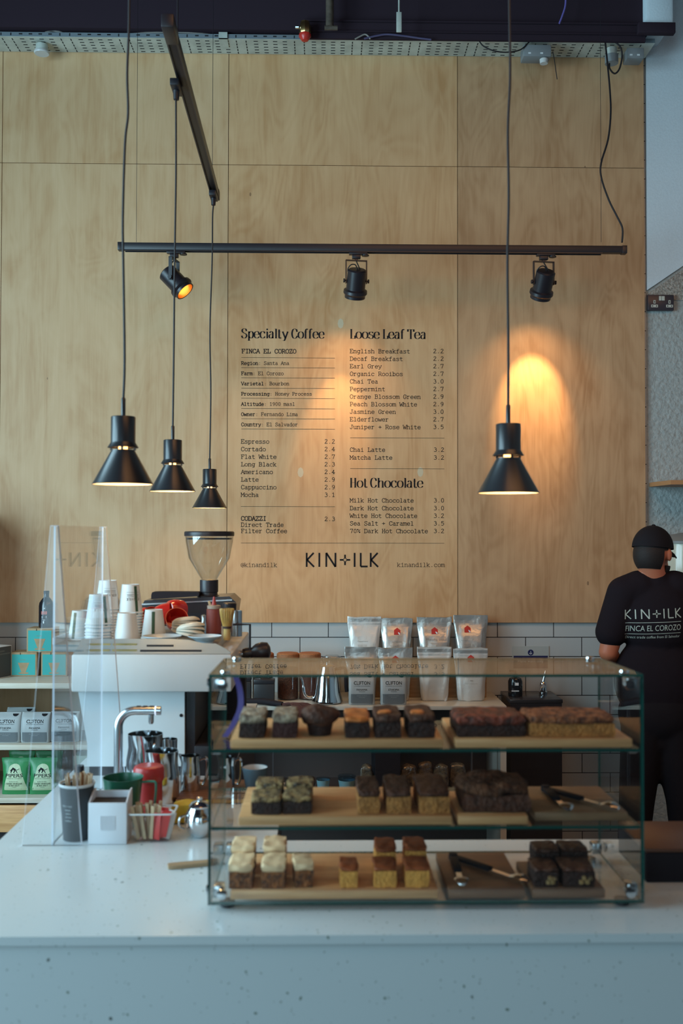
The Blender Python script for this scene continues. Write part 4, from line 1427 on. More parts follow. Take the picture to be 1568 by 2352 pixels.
YBX = 4.92
dripper_box(54, 1552, YBX, zt1 + .0006, 'teal fronted kraft dripper box, bottom left of the three')
dripper_box(124, 1552, YBX, zt1 + .0006, 'teal fronted kraft dripper box, bottom right, behind the acrylic screen')
dripper_box(91, 1498, YBX, zt1 + .1178, 'teal fronted kraft dripper box stacked on top, under the black bottle')
c = A(99, 1443, YBX)
bo = thing('black_bottle', 'tall black bottle with small red and white print standing on the top teal box', 'bottle', (c.x, YBX + .055, zt1 + .1178 + .117))
obj('body', MB().lathe([(0, 0), (.034, 0), (.0365, .004), (.0365, .105), (.034, .122), (.020, .143), (.0125, .150), (.0125, .166), (0, .166)], 36), mat('black_gloss', (.012, .011, .014), .15), bo)
obj('cap', MB().lathe([(0, .1665), (.0135, .1665), (.0135, .180), (0, .180)], 24), BLACK_MATT, bo)
m = MB()
for i, (a, b) in enumerate(((-.016, -.011), (-.009, -.004), (-.002, .003), (.005, .012))):
    m.rect(a, b, .066, .082)
    m.rect(a + .001, b + .002, .072, .074)
m.warp(lambda v: (.0371 * math.sin((v.x) / .0365), -.0371 * math.cos(v.x / .0365), v.z))
obj('red_print', m, mat('red_print', (.5, .12, .09), .5), bo, 0)
m = MB()
for i in range(5):
    a_ = PI / 2 + i * 4 * PI / 5
star = [(.0045 * (1 if i % 2 == 0 else .42) * math.cos(PI / 2 + i * PI / 5), .0045 * (1 if i % 2 == 0 else .42) * math.sin(PI / 2 + i * PI / 5)) for i in range(10)]
m.add([(a, 0, b + .096) for a, b in star], [tuple(range(10))])
m.rect(-.013, .010, .054, .058).rect(-.013, .010, .049, .052).rect(-.006, -.001, .022, .034).rect(-.006, .004, .038, .040)
m.warp(lambda v: (.0371 * math.sin((v.x) / .0365), -.0371 * math.cos(v.x / .0365), v.z))
obj('white_print', m, PAPER, bo, 0)
c = A(-22, 1552, 4.83)
wc = thing('printed_carton', 'white carton with a red corner at the far left of the top shelf', 'box', (c.x, 4.90, zt1 + .0006), R(-24))
obj('carton', MB().bb(-.055, .055, -.05, .05, 0, .152, .001), PAPER, wc)
m = MB().add([(.015, -.0507, .151), (.054, -.0507, .151), (.054, -.0507, .125)], [(0, 2, 1)])
obj('red_corner', m, mat('crimson_print', (.30, .012, .03), .5), wc, 0)
obj('side_print', MB().bb(.0552, .0557, -.047, .047, .003, .149), mat('dark_side_print', (.06, .055, .055), .6), wc)
obj('side_label', MB().bb(.0558, .0561, -.03, .0, .125, .132).bb(.0558, .0561, -.04, .04, .112, .118), GREYP, wc)

# foil coffee bags with a wordmark
GREYBAG = mat('grey_coffee_bag', (0.36, 0.38, 0.38), 0.45, bump=0.15, bscale=18)
GREYLOW = mat('dark_grey_label', (0.13, 0.145, 0.155), 0.5)


def grey_bag(loc, origin, label, group, w_=.138, h_=.140, dark=False, rz=0):
    t = thing('coffee_bag', label, 'coffee bag', loc, rz, group)
    rings = []
    for j, (z, kx, d) in enumerate(((0, .97, .030), (.006, 1, .033), (.05, 1.0, .036), (.10, 1.0, .030), (.125, .99, .018), (.133, .985, .008), (.140, .98, .004))):
        n = 24
        rg = []
        for i in range(n):
            a = 2 * PI * i / n
            cx, cy = math.cos(a), math.sin(a)
            e = .32
            rg.append((w_ / 2 * kx * math.copysign(abs(cx) ** e, cx), d * math.copysign(abs(cy) ** e, cy) + .035 + noise.noise(Vector((cx * 2, z * 25, loc[0] * 9))) * .002, z * h_ / .140))
        rings.append(rg)
    b = obj('pouch', MB().loft(rings), GREYBAG, t, 60)
    m = MB().patch(lambda z: -w_ / 2 * .96, lambda z: w_ / 2 * .96, .004, h_ * .36, 12, 5)
    obj('lower_band', decal(m, b, .0007), GREYLOW, t)
    m = MB()
    txt(m, 'CLIFTON', 0, h_ * .66, .0165, 'c', .079, .010)
    txt(m, 'COFFEE ROASTERS', 0, h_ * .605, .0030, 'c', .079)
    txt(m, origin, 0, h_ * .47, .0088, 'c', .052)
    txt(m, 'WASHED', 0, h_ * .425, .0035, 'c', .03)
    obj('wordmark', decal(m, b, .0011), INK, t, 0)
    m = MB()
    txt(m, 'NOTES OF FRUIT', 0, h_ * .29, .004, 'c', .05)
    txt(m, 'WHOLE BEAN', 0, h_ * .24, .004, 'c', .03)
    obj('small_print', decal(m, b, .0012), GREYBAG, t, 0)
    m = MB().add([(w_ * .30 + .014 * math.cos(PI + PI * i / 12), 0, h_ * .955 + .011 * math.sin(PI + PI * i / 12)) for i in range(13)], [tuple(range(13))])
    obj('half_moon', decal(m, b, .0012), INK, t, 0)
    return t


YCB = 4.74
for (px, Y, org, lb) in ((12, YCB, 'ETHIOPIA', 'grey foil coffee bag marked Ethiopia at the left end of the middle shelf'), (79, YCB, 'PANAMA', 'grey foil coffee bag marked Panama on the middle shelf'), (146, YCB + .015, 'PANAMA', 'grey foil coffee bag seen through the acrylic screen, right of the Panama bag'), (44, YCB + .13, 'PANAMA', 'grey foil coffee bag in the second row, peeking out above the front pair'), (215, YCB + .05, 'PANAMA', 'grey foil coffee bag farthest right on the shelf, behind the espresso machine')):
    grey_bag((A(px, 1710, Y).x, Y, zt2 + .0006), org, lb, 'grey coffee bags on the shelf')

CRISPG = mat('crisp_green', (0.030, 0.235, 0.075), 0.35, bump=0.2, bscale=22)
CRISPL = mat('crisp_pale', (0.52, 0.62, 0.40), 0.5)


def crisp_bag(loc, label, rz=0, front=True):
    t = thing('crisp_bag', label, 'crisp bag', loc, rz, 'green crisp bags on the lowest shelf')
    w_, h_ = .132, .172
    M = Matrix.Rotation(R(-10), 4, 'X')
    rings = []
    for z, kx, d in ((0, .96, .003), (.012, .97, .006), (.03, .95, .022), (.06, .92, .031), (.09, .91, .030), (.125, .93, .021), (.150, .97, .007), (.158, 1, .003), (.172, 1, .0025)):
        rg = []
        for i in range(28):
            a = 2 * PI * i / 28
            cx, cy = math.cos(a), math.sin(a)
            wr = noise.noise(Vector((cx * 3, z * 40, cy + loc[0] * 11))) * .0035 * (d > .006)
            rg.append((w_ / 2 * kx * math.copysign(abs(cx) ** .75, cx) + wr, d * cy + wr + .034, z + noise.noise(Vector((cx * 2, 5, loc[0]))) * .004 * (z > .14)))
        rings.append(rg)
    b = obj('packet', MB().loft(rings), CRISPG, t, 70)
    m = MB().patch(lambda z: -.050 + max(0, z - .03) * .24 if z < .125 else -.028 * math.sqrt(max(.0004, 1 - ((z - .122) / .024) ** 2)), lambda z: .058 - max(0, z - .03) * .32 if z < .125 else .028 * math.sqrt(max(.0004, 1 - ((z - .122) / .024) ** 2)), .022, .1455, 14, 26)
    obj('pale_label', decal(m, b, .0008), CRISPL, t)
    m = MB()
    txt(m, 'PIPERS', 0, .086, .0165, 'c', .078, .012)
    txt(m, 'MADE BY FARMERS', 0, .079, .0030, 'c', .070)
    txt(m, 'BURROW HILL', 0, .064, .0036, 'c', .042)
    txt(m, 'CIDER VINEGAR', 0, .053, .0068, 'c', .076, .01)
    txt(m, '& SEA SALT', 0, .0435, .0066, 'c', .050, .01)
    txt(m, 'CRISPS', 0, .037, .003, 'c', .020)
    # little drawing of a crouching piper
    for st, wd in (([(-.018, .113), (-.012, .121), (-.004, .124), (.004, .120)], .0035), ([(.004, .120), (.012, .119), (.022, .124)], .0011), ([(-.010, .120), (-.014, .112), (-.017, .106)], .0022), ([(-.004, .122), (.001, .114), (-.004, .107)], .0024), ([(.004, .119), (.010, .112), (.014, .106)], .0018)):
        m.ribbon(catmull(st, False, 4), wd)
    m.disc(-.008, .1265, .0035)
    obj('print', decal(m, b, .0013), INK, t, 0)
    return t


YCR = 4.735
for (px, Y, rz, lb) in ((31, YCR, 0, 'green crisp packet in front, left one on the lowest shelf'), (96, YCR, R(3), 'green crisp packet in front, right one, partly behind the acrylic screen'), (44, YCR + .15, R(-4), 'green crisp packet behind, its top showing above the left one'), (110, YCR + .15, R(5), 'green crisp packet behind, its top showing above the right one')):
    crisp_bag((A(px, 1830, Y).x, Y, zt3 + .0006 + (.0 if Y < 4.8 else .0)), lb, rz)
g = A(118, 1785, 4.95)
single('stacked_carton', MB().bb(-.05, .05, 0, .12, 0, .16, .002), mat('pale_green_carton', (.45, .52, .40), .6), 'pale green carton beside the crisps behind the acrylic screen', 'box', (A(192, 1800, 4.86).x, 4.86, zt3 + .0006))

# ------------------------------------------------------------------ things on the left arm of the counter
Z0 = ZC + .0006


def on_counter(px, py, r=0.0):
    p = G(px, py, ZC)
    return Vector((p.x * (p.y + r) / p.y, p.y + r, Z0))


BCUP = mat('black_paper_cup', (0.028, 0.030, 0.034), 0.65)
STICK = mat('wooden_stirrer', (0.50, 0.33, 0.19), 0.7)
c = on_counter(176, 1935, .032)
bc = thing('paper_cup', 'black paper takeaway cup holding wooden stirrers at the counter edge', 'paper cup', tuple(c))
H_ = .130
obj('cup_wall', MB().lathe([(0, .004), (.0300, .004), (.0305, 0), (.0312, 0), (.0405, H_ - .004), (.0392, H_ - .004), (.0300, .006), (0, .006)], 48), BCUP, bc)
obj('rolled_rim', MB().lathe([(.0394, H_ - .003), (.0420, H_ - .003), (.0428, H_), (.0420, H_ + .003), (.0398, H_ + .003), (.0392, H_)], 48), WHITE, bc)['label'] = 'white rolled rim'
m = MB()
for i, (s_, x_, w_) in enumerate((('KIN + ILK', -.028, .026), ('keep', -.020, .014), ('calm', -.020, .014), ('drink', -.020, .016), ('coffee', -.022, .018))):
    txt(m, s_, x_, .082 - i * .0085, .0046, 'l', w_, .01)
m.warp(lambda v: ((.0312 + .0093 * v.z / H_ + .0006) * math.sin(v.x / .036), -(.0312 + .0093 * v.z / H_ + .0006) * math.cos(v.x / .036), v.z))
obj('cup_print', m, mat('pale_grey_print', (.35, .38, .38), .6), bc, 0)
random.seed(11)
proto = None
n_ = 0
for i in range(34):
    a = random.random() * 2 * PI
    r_ = .034 * math.sqrt(random.random())
    x_, y_ = r_ * math.cos(a), r_ * math.sin(a)
    if proto is None:
        proto = single('coffee_stirrer', MB().box((0, 0, .0725), (.0052, .0013, .145), .0005, None, 1), STICK, 'thin wooden stirrer standing in the black paper cup', 'stirrer', (0, 0, 0), group='stirrers in the black cup')
        o = proto
    else:
        o = proto.copy()
        COL.objects.link(o)
    o.location = (c.x + x_ * .68, c.y + y_ * .68, Z0 + .0065)
    tz_ = math.atan2(r_ * .30, .13)
    o.rotation_euler = Euler((0, tz_, 0)).to_matrix().to_euler()
    o.rotation_euler = (Matrix.Rotation(a, 3, 'Z') @ Matrix.Rotation(tz_, 3, 'Y') @ Matrix.Rotation(random.random() * 3, 3, 'Z')).to_euler()
    n_ += 1

c = on_counter(246, 1940, 0)
nb = thing('sachet_box', 'white open-topped box with a ribbed patch on its front beside the black cup', 'box', tuple(c))
w_ = 87 / FPX * c.y / 2
h1 = .0965
WBOX = mat('white_box', (0.68, 0.70, 0.74), 0.5)
obj('front_wall', MB().bb(-w_, w_, 0, .003, 0, h1, .0008), WBOX, nb)
sd = [(0.0032, 0), (.07, 0), (.07, h1 + .018), (.05, h1 + .018), (.0032, h1)]
for s_ in (-1, 1):
    M = Matrix.Translation((s_ * (w_ - .0015), 0, 0)) @ Matrix(((0, 1, 0, 0), (1, 0, 0, 0), (0, 0, 1, 0), (0, 0, 0, 1)))
    obj('side_wall', MB().prism(sd, -.0015, .0015, M), WBOX, nb)
obj('back_wall', MB().bb(-w_ + .0031, w_ - .0031, .067, .07, 0, h1 + .012), WBOX, nb)
obj('inside', MB().bb(-w_ + .0032, w_ - .0032, .0035, .0665, .001, h1 - .004), mat('dark_inside', (.018, .016, .018), .8), nb)
for i in range(11):
    x_ = -.016 + i * .0033
    o = obj('raised_rib', MB().bb(x_ - .0007, x_ + .0007, -.0012, -.0001, .032 + abs(i - 5) % 2 * .002, .066), WBOX, nb)

c = on_counter(352, 1937, .036)
tub = thing('clear_tub', 'clear plastic tub full of wooden sticks and red sachets beside the white box', 'tub', tuple(c))
TUBG = glass('tub_plastic', (.95, .96, .96), 1.2)


def rrect(wx, wy, r, z, n=6):
    out = []
    for (sx, sy, a0) in ((1, 1, 0), (-1, 1, 90), (-1, -1, 180), (1, -1, 270)):
        for i in range(n + 1):
            a = R(a0 + 90 * i / n)
            out.append((sx * (wx - r) + r * math.cos(a), sy * (wy - r) + r * math.sin(a), z))
    return out


TH = .066
obj('tub_wall', MB().loft([rrect(.040, .030, .008, 0), rrect(.041, .031, .008, .002), rrect(.051, .038, .010, TH)], None, False).add([], []), TUBG, tub)
obj('tub_base', MB().loft([rrect(.039, .029, .008, .001), rrect(.039, .029, .008, .0025)]), TUBG, tub)
obj('tub_rim', MB().loft([rrect(.0505, .0375, .010, TH), rrect(.0545, .0415, .012, TH), rrect(.0545, .0415, .012, TH + .003), rrect(.0505, .0375, .010, TH + .003), rrect(.0505, .0375, .010, TH)], None, False), mat('milky_rim', (.6, .64, .64), .3), tub)
random.seed(5)
proto = None
for i in range(14):
    x_ = -.034 + i * .0032
    y_ = -.022 + (i * 7 % 5) * .009
    if proto is None:
        proto = single('wooden_stick', MB().box((0, 0, .040), (.0085, .0016, .080), .0006, None, 1), mat('pale_stick2', (.52, .37, .22), .65), 'flat wooden stick standing in the clear tub', 'stick', group='wooden sticks in the tub')
        o = proto
    else:
        o = proto.copy()
        COL.objects.link(o)
    o.location = (c.x + x_ * .9, c.y + y_, Z0 + .005)
    o.rotation_euler = (R(random.uniform(-5, 5)), R(-14 + i * 1.6 + random.uniform(-4, 4)), R(random.uniform(-30, 30)))
SACH = mat('red_sachet', (.62, .035, .03), .35)
SACH2 = mat('white_sachet', (.68, .66, .62), .5)
for i in range(8):
    m = MB().loft([[(-.009, -.0005, 0), (.009, -.0005, 0), (.009, .0005, 0), (-.009, .0005, 0)], [(-.009, -.003, .012), (.009, -.003, .012), (.009, .003, .012), (-.009, .003, .012)], [(-.009, -.003, .052), (.009, -.003, .052), (.009, .003, .052), (-.009, .003, .052)], [(-.009, -.0005, .062), (.009, -.0005, .062), (.009, .0005, .062), (-.009, .0005, .062)]])
    red = i % 4 != 3
    single('sugar_sachet', m, SACH if red else SACH2, 'small red sugar sachet standing at the right side of the clear tub' if red else 'small white sugar sachet standing among the red ones in the clear tub', 'sachet', (c.x + .010 + (i % 4) * .0072, c.y - .022 + (i // 4) * .026 + (i % 2) * .008, Z0 + .004 + (i % 3) * .003), (R(random.uniform(-6, 6)), R(4 + i % 4 * 4), R(random.uniform(-30, 30))), 'red sachets in the tub' if red else 'white sachets in the tub')

c = on_counter(458, 1931, .034)
sp_ = thing('steel_sugar_pot', 'round polished steel pot beside the left edge of the glass case', 'pot', tuple(c))
obj('pot_body', MB().lathe([(0, 0), (.018, 0), (.022, .004), (.033, .020), (.0365, .036), (.034, .054), (.026, .066), (.024, .070), (0, .070)], 40), POLISHED, sp_)
obj('pot_lid', MB().lathe([(0, .0705), (.025, .0705), (.026, .074), (.018, .082), (.006, .085), (.007, .092), (0, .094)], 32), POLISHED, sp_)
obj('pot_handle', MB().tube(catmull([(-.030, -.016, .055), (-.044, -.022, .050), (-.046, -.023, .032), (-.034, -.017, .022)], False, 5), .0028, 8), POLISHED, sp_)
YEL = mat('yellow_cloth', (.55, .36, .03), .8, bump=.3, bscale=30)
c = on_counter(443, 1893, .02)
single('yellow_cloth', MB().rough((.105, .05, .050), 7, .008, 3, 30, .55), YEL, 'crumpled yellow cloth behind the round steel pot', 'cloth', (c.x, c.y, Z0), smooth=60)

GRN = mat('green_melamine', (0.010, 0.095, 0.052), 0.28)
c = A(282, 1870, 2.50)
gm = thing('green_mug', 'dark green mug with a thin handle standing behind the white box', 'mug', (c.x, 2.50, Z0))
hm = A(282, 1796, 2.45).z - Z0
obj('mug_body', MB().lathe([(0, 0), (.034, 0), (.037, .004), (.041, .05), (.0475, hm - .01), (.050, hm), (.0485, hm), (.046, hm - .01), (.039, .05), (.034, .008), (0, .008)], 44), GRN, gm)
obj('mug_handle', MB().tube(catmull([(.046, -.004, hm - .012), (.072, -.006, hm - .010), (.083, -.008, hm - .016), (.080, -.008, .055), (.074, -.006, .030), (.040, -.003, .022)], False, 5), .0030, 8), mat('green_handle', (.05, .20, .13), .3), gm)
c = A(341, 1850, 2.63)
rc = thing('red_canister', 'red plastic canister with a rounded lid behind the clear tub', 'canister', (c.x, 2.63, Z0))
hr = A(341, 1757, 2.63).z - Z0
obj('canister_body', MB().lathe([(0, 0), (.034, 0), (.036, .004), (.0355, hr - .040), (0, hr - .040)], 40), mat('red_plastic', (.36, .022, .020), .4), rc)
obj('canister_lid', MB().lathe([(0, hr - .0395), (.0385, hr - .0395), (.0405, hr - .034), (.0400, hr - .010), (.037, hr - .003), (.030, hr), (.012, hr - .003), (0, hr - .003)], 40), mat('red_plastic_lid', (.40, .028, .024), .35), rc)
c = A(177, 1850, 2.62)
pbt = thing('pump_bottle', 'clear syrup bottle with a black cap behind the stirrer cup', 'bottle', (c.x, 2.64, Z0))
hp = A(177, 1785, 2.64).z - Z0
obj('bottle_body', MB().lathe([(0, 0), (.027, 0), (.029, .004), (.029, hp - .020), (.026, hp - .008), (.014, hp - .001), (0, hp - .001)], 32), mat('milky_bottle', (.50, .55, .55), .15), pbt)
obj('cap', MB().lathe([(0, hp), (.0125, hp), (.0130, hp + .026), (.0115, hp + .031), (0, hp + .031)], 28), BLACK_MATT, pbt)

# tap
YTP = 2.80
c = A(271, 1830, YTP)
tp = thing('water_tap', 'brushed steel swan-neck boiling water tap rising from the counter', 'tap', (c.x, YTP, Z0))
q = Vector(tp.location)
zh = A(271, 1632, YTP).z - Z0
xr = A(366, 1632, YTP).x - q.x
path = [(0, 0, .004), (0, 0, zh - .055)] + [(.045 - .045 * math.cos(R(a)), 0, zh - .045 + .045 * math.sin(R(a))) for a in range(6, 91, 12)] + [(.047, 0, zh), (xr - .012, 0, zh)]
obj('neck', MB().tube(path, .0122, 24), STEEL, tp)
obj('light_ring', MB().tube([(xr - .0118, 0, zh), (xr - .0085, 0, zh)], .0125, 24), mat('ring_light', (.7, .75, .85), .3, emit=(.75, .82, 1), estr=.8), tp)['label'] = 'pale lit ring'
obj('end_cap', MB().tube([(xr - .0083, 0, zh), (xr + .004, 0, zh)], .0124, 24), STEEL, tp)
xo = A(347, 1640, YTP).x - q.x
obj('outlet', MB().lathe([(0, zh - .037), (.0050, zh - .037), (.0075, zh - .032), (.0075, zh - .0115), (0, zh - .0115)], 20, None, (xo, 0, 0)), STEEL, tp)
obj('foot', MB().lathe([(0, 0), (.022, 0), (.022, .003), (.0125, .0038), (0, .0038)], 28), STEEL, tp)
for i in range(3):
    obj('button', MB().bb(.050 + i * .018, .062 + i * .018, -.006, .006, zh + .0115, zh + .0130, .0004), BLACK, tp)


def jug(px, Y, wpx, py_top, label, z=Z0, rz=0.0, hside=1):
    c = A(px, 1800, Y)
    t = thing('milk_jug', label, 'milk jug', (c.x, Y, z), rz, 'steel milk jugs')
    r = wpx / FPX * Y / 2
    h = A(px, py_top, Y).z - z
    m = MB().lathe([(0, 0), (r * .96, 0), (r, .003), (r, h * .55), (r * .90, h * .78), (r * .93, h), (r * .90, h), (r * .87, h * .78), (r * .96, h * .55), (r * .96, .004), (0, .004)], 44)

    def spout(v):
        if v.z > h * .8:
            a = math.atan2(v.y, v.x)
            k = max(0, math.cos(a - PI)) ** 10
            return (v.x - k * r * .28 * (v.z / h - .8) / .2, v.y, v.z + k * .006)
        return v
    m.warp(spout)
    obj('jug_body', m, POLISHED, t)
    obj('jug_handle', MB().tube(catmull([(r * .90, 0, h * .88), (r * 1.45, 0, h * .92), (r * 1.62, 0, h * .78), (r * 1.55, 0, h * .35), (r * 1.25, 0, h * .16), (r * .98, 0, h * .18)], False, 5), [.0045] * 26, 8), POLISHED, t)
    return t


jug(333, 2.845, 86, 1685, 'largest steel milk jug, directly behind the tap spout', rz=R(75))
jug(371, 2.735, 80, 1724, 'steel milk jug in front of the largest one, behind the red canister', rz=R(72))
jug(388, 2.925, 40, 1697, 'steel milk jug whose rim shows behind the others by the machine', rz=R(80))
bd = G(400, 1836, ZC)
yb0, yb1 = 2.70, 2.915
bx0, bx1 = A(404, 1836, 2.70).x, A(626, 1836, 2.70).x
dk = thing('drip_board', 'dark board with a gilt front edge under the small jug and blue cup', 'board', ((bx0 + bx1) / 2, yb0, Z0))
hb_ = (bx1 - bx0) / 2
obj('board', MB().bb(-hb_, hb_, .004, yb1 - yb0, 0, .012, .001), WALNUT, dk)
obj('gilt_edge', MB().bb(-hb_, hb_, 0, .0035, 0.002, .011), mat('gilt', (.60, .30, .08), .3, .8), dk)
jug(437, 2.80, 46, 1735, 'small steel milk jug with its handle to the right on the dark board', Z0 + .0126, R(5))
jug(520, 2.80, 40, 1738, 'small steel milk jug seen through the left end of the glass case', Z0 + .0126, R(10))
c = A(585, 1800, 2.80)
bcup = thing('ceramic_cup', 'blue grey ceramic cup with a white inside seen through the middle of the case', 'cup', (c.x, 2.80, Z0 + .0126))
hc = A(585, 1762, 2.80).z - (Z0 + .0126)
obj('cup_wall', MB().lathe([(0, 0), (.022, 0), (.025, .003), (.0365, hc), (.0355, hc + .0012), (.0345, hc)], 40), mat('blue_grey_glaze', (.085, .135, .165), .3), bcup)
obj('cup_inside', MB().lathe([(.0343, hc - .0005), (.024, .006), (0, .005)], 40), WHITE, bcup)['label'] = 'white inside'
pp = G(545, 1838, ZC)
pn = thing('paper_note', 'white paper note with printed letters lying on the counter behind the case', 'paper', (pp.x, pp.y, Z0))
obj('sheet', MB().bb(-.055, .055, -.03, .035, 0, .0008), PAPER, pn)
m = txt(MB(), 'GC', 0, 0, .016, 'c')
m.warp(lambda v: (v.x, v.z, .0012))
obj('letters', m, INK, pn, 0)
c = G(436, 1992, ZC)
e_ = G(492, 1976, ZC)
single('wooden_paddle', MB().slab(catmull([(-.052, .004), (-.047, .011), (.0, .011), (.050, .009), (.060, .006), (.060, -.006), (.050, -.009), (.0, -.011), (-.047, -.010), (-.052, -.004)], True, 2), .002, .010), mat('paddle_wood', (.34, .22, .12), .55), 'brown wooden paddle lying on the counter at the left of the glass case', 'paddle', (G(440, 1992, ZC).x, G(440, 1990, ZC).y, Z0 - .0018), (0, 0, R(16)))

# ------------------------------------------------------------------ back counter along the tiled wall
YB0 = 4.83
zw = A(900, 1622, YB0).z
bw0, bw1 = A(432, 1622, YB0).x, A(1163, 1622, YB0).x
WTOP = mat('white_worktop', (0.60, 0.57, 0.50), 0.18)
bcn = thing('back_counter', 'white topped back counter with dark open shelves below the tiles', 'counter', ((bw0 + bw1) / 2, YB0, 0))
q = Vector(bcn.location)
hw3 = (bw1 - bw0) / 2
dp = YT - .004 - YB0
obj('worktop', MB().bb(-hw3, hw3, 0, dp, zw - .019, zw, .001), WTOP, bcn)
obj('end_panel', MB().bb(hw3 - .030, hw3 - .001, .002, dp, 0, zw - .0195), WTOP, bcn)
obj('end_panel', MB().bb(-hw3 + .001, -hw3 + .030, .002, dp, 0, zw - .0195), WTOP, bcn)
DKB = mat('dark_shelf_back', (.085, .060, .054), .7)
obj('back_panel', MB().bb(-hw3 + .031, hw3 - .031, dp - .014, dp - .002, .02, zw - .02), DKB, bcn)
zsf = A(760, 1813, 5.0).z
obj('shelf', MB().bb(-hw3 + .031, hw3 - .031, .02, dp - .015, zsf - .018, zsf), DKB, bcn)
obj('plinth', MB().bb(-hw3 + .031, hw3 - .031, .04, .06, 0, .12), DKB, bcn)
for px, w_ in ((627, .008), (1083, .006)):
    x_ = A(px, 1760, YB0 + .02).x - q.x
    obj('upright', MB().bb(x_ - w_ / 2, x_ + w_ / 2, .01, .03, zsf + .0005, zw - .02), mat('upright_metal', (.14, .14, .15), .4, .6), bcn)
x_ = A(890, 1760, YB0 + .02).x - q.x
obj('divider', MB().bb(x_ - .06, x_ + .06, .012, dp - .016, zsf + .0005, zw - .02), BLACK_MATT, bcn)

Zw = zw + .0006
CORK = mat('cork_lid', (.36, .13, .045), .7, var=.25, vscale=150)
BEANJ = glass('jar_glass', (.93, .92, .90), 1.0)
fills = (mat('jar_dark_fill', (.05, .02, .015), .7, bump=.6, bscale=120), mat('jar_brown_fill', (.17, .06, .03), .7, bump=.8, bscale=160, var=.5, vscale=160), mat('jar_red_fill', (.12, .035, .02), .7, bump=.5, bscale=90))
for i, (px, Y, lb) in enumerate(((603, 5.06, 'glass storage jar with cork lid, left one behind the black handle'), (661, 5.05, 'glass storage jar with cork lid, middle one, filled with brown grains'), (711, 5.05, 'glass storage jar with cork lid, right one beside the steel kettle'))):
    c = A(px, 1560, Y)
    t = thing('storage_jar', lb, 'jar', (c.x, Y, Zw), 0, 'cork lidded jars on the back counter')
    hj = A(px, 1513, Y).z - Zw
    r = .0545
    obj('jar_wall', MB().lathe([(0, 0), (r, 0), (r, hj), (r - .003, hj), (r - .003, .004), (0, .004)], 40), BEANJ, t)
    obj('contents', MB().lathe([(0, .0045), (r - .0035, .0045), (r - .0035, hj * (.9 - i * .12)), (0, hj * (.92 - i * .12))], 32), fills[i], t)
    obj('cork_lid', MB().lathe([(0, hj - .010), (r - .004, hj - .010), (r - .0035, hj + .001), (r + .002, hj + .0015), (r + .003, hj + .006), (r + .002, hj + .026), (r - .004, hj + .031), (0, hj + .031)], 40), CORK, t)
c = A(762, 1560, 5.10)
cj = thing('clip_jar', 'clear glass jar with a wire clip behind the steel kettle', 'jar', (c.x, 5.10, Zw))
hj = A(762, 1512, 5.10).z - Zw
obj('jar_wall', MB().lathe([(0, 0), (.045, 0), (.047, .01), (.047, hj - .02), (.040, hj), (.037, hj), (.044, hj - .02), (.044, .01), (0, .005)], 36), BEANJ, cj)
obj('glass_lid', MB().lathe([(0, hj + .008), (.030, hj + .008), (.043, hj + .002), (.044, hj + .008), (.030, hj + .017), (0, hj + .017)], 36), BEANJ, cj)
obj('wire_clip', MB().tube(catmull([(-.045, -.02, hj - .02), (-.050, -.03, hj + .006), (-.02, -.047, hj + .012), (.03, -.045, hj + .010), (.050, -.02, hj + .004), (.046, 0, hj - .02)], False, 5), .0018, 6), STEEL, cj)

YK = 4.93
c = A(751, 1600, YK)
kt = thing('gooseneck_kettle', 'polished steel gooseneck kettle with black handle on the back counter', 'kettle', (c.x, YK, Zw))
hk = A(756, 1530, YK).z - Zw
obj('kettle_body', MB().lathe([(0, 0), (.068, 0), (.0765, .006), (.0765, .014), (.066, .05), (.056, hk * .72), (.045, hk * .9), (.040, hk), (0, hk)], 44), POLISHED, kt)
obj('kettle_lid', MB().lathe([(0, hk + .0005), (.040, hk + .0005), (.041, hk + .004), (.020, hk + .012), (.006, hk + .014), (.009, hk + .028), (0, hk + .030)], 32), POLISHED, kt)
obj('spout', MB().tube(catmull([(-.066, 0, .028), (-.092, 0, .026), (-.112, 0, .045), (-.118, 0, .085), (-.128, 0, .122), (-.150, 0, .132)], False, 6), [.0085] * 6 + [.0075] * 12 + [.0055] * 13, 10), STEEL, kt)
obj('handle', MB().tube(catmull([(.044, 0, hk * .92), (.085, 0, hk * .95), (.092, 0, hk * .80), (.094, 0, hk * .45), (.098, 0, hk * .30)], False, 5), [.007] * 8 + [.010] * 13, 10), BLACK_MATT, kt)
for i, (px, Y, w_, h_, lb) in enumerate(((557, 4.98, .085, .125, 'dark tin box at the left end of the back counter'), (607, 4.95, .10, .115, 'dark square tin in front of the left storage jar'))):
    c = A(px, 1600, Y)
    t = thing('dark_tin', lb, 'tin', (c.x, Y - .03, Zw))
    obj('tin_body', MB().bb(-w_ / 2, w_ / 2, 0, .06, 0, h_ * .8, .004), mat('dark_tin_paint', (.035, .038, .042), .35), t)
    obj('tin_lid', MB().bb(-w_ / 2 - .001, w_ / 2 + .001, -.001, .061, h_ * .8 + .0005, h_, .004), mat('dark_tin_lid', (.025, .025, .03), .35), t)

# silver pouches, two rows, the back row on a wooden riser
zr_ = .150
rx0, rx1 = A(800, 1560, 5.07).x, A(1118, 1560, 5.07).x
single('wooden_riser', MB().bb(-(rx1 - rx0) / 2, (rx1 - rx0) / 2, 0, .15, 0, zr_, .002), wood('riser_wood', (.38, .23, .11), (.28, .16, .07)), 'brown wooden riser block between the two rows of silver pouches', 'riser', ((rx0 + rx1) / 2, 5.085, Zw))
FOIL = mat('silver_foil', (.58, .575, .55), .33, .75, bump=.35, bscale=22)
FOILW = mat('white_foil', (.64, .63, .60), .38, .30, bump=.35, bscale=22)
REDL = mat('red_logo', (.50, .022, .018), .5)
PRINTG = mat('fine_grey_print', (.25, .23, .21), .6)


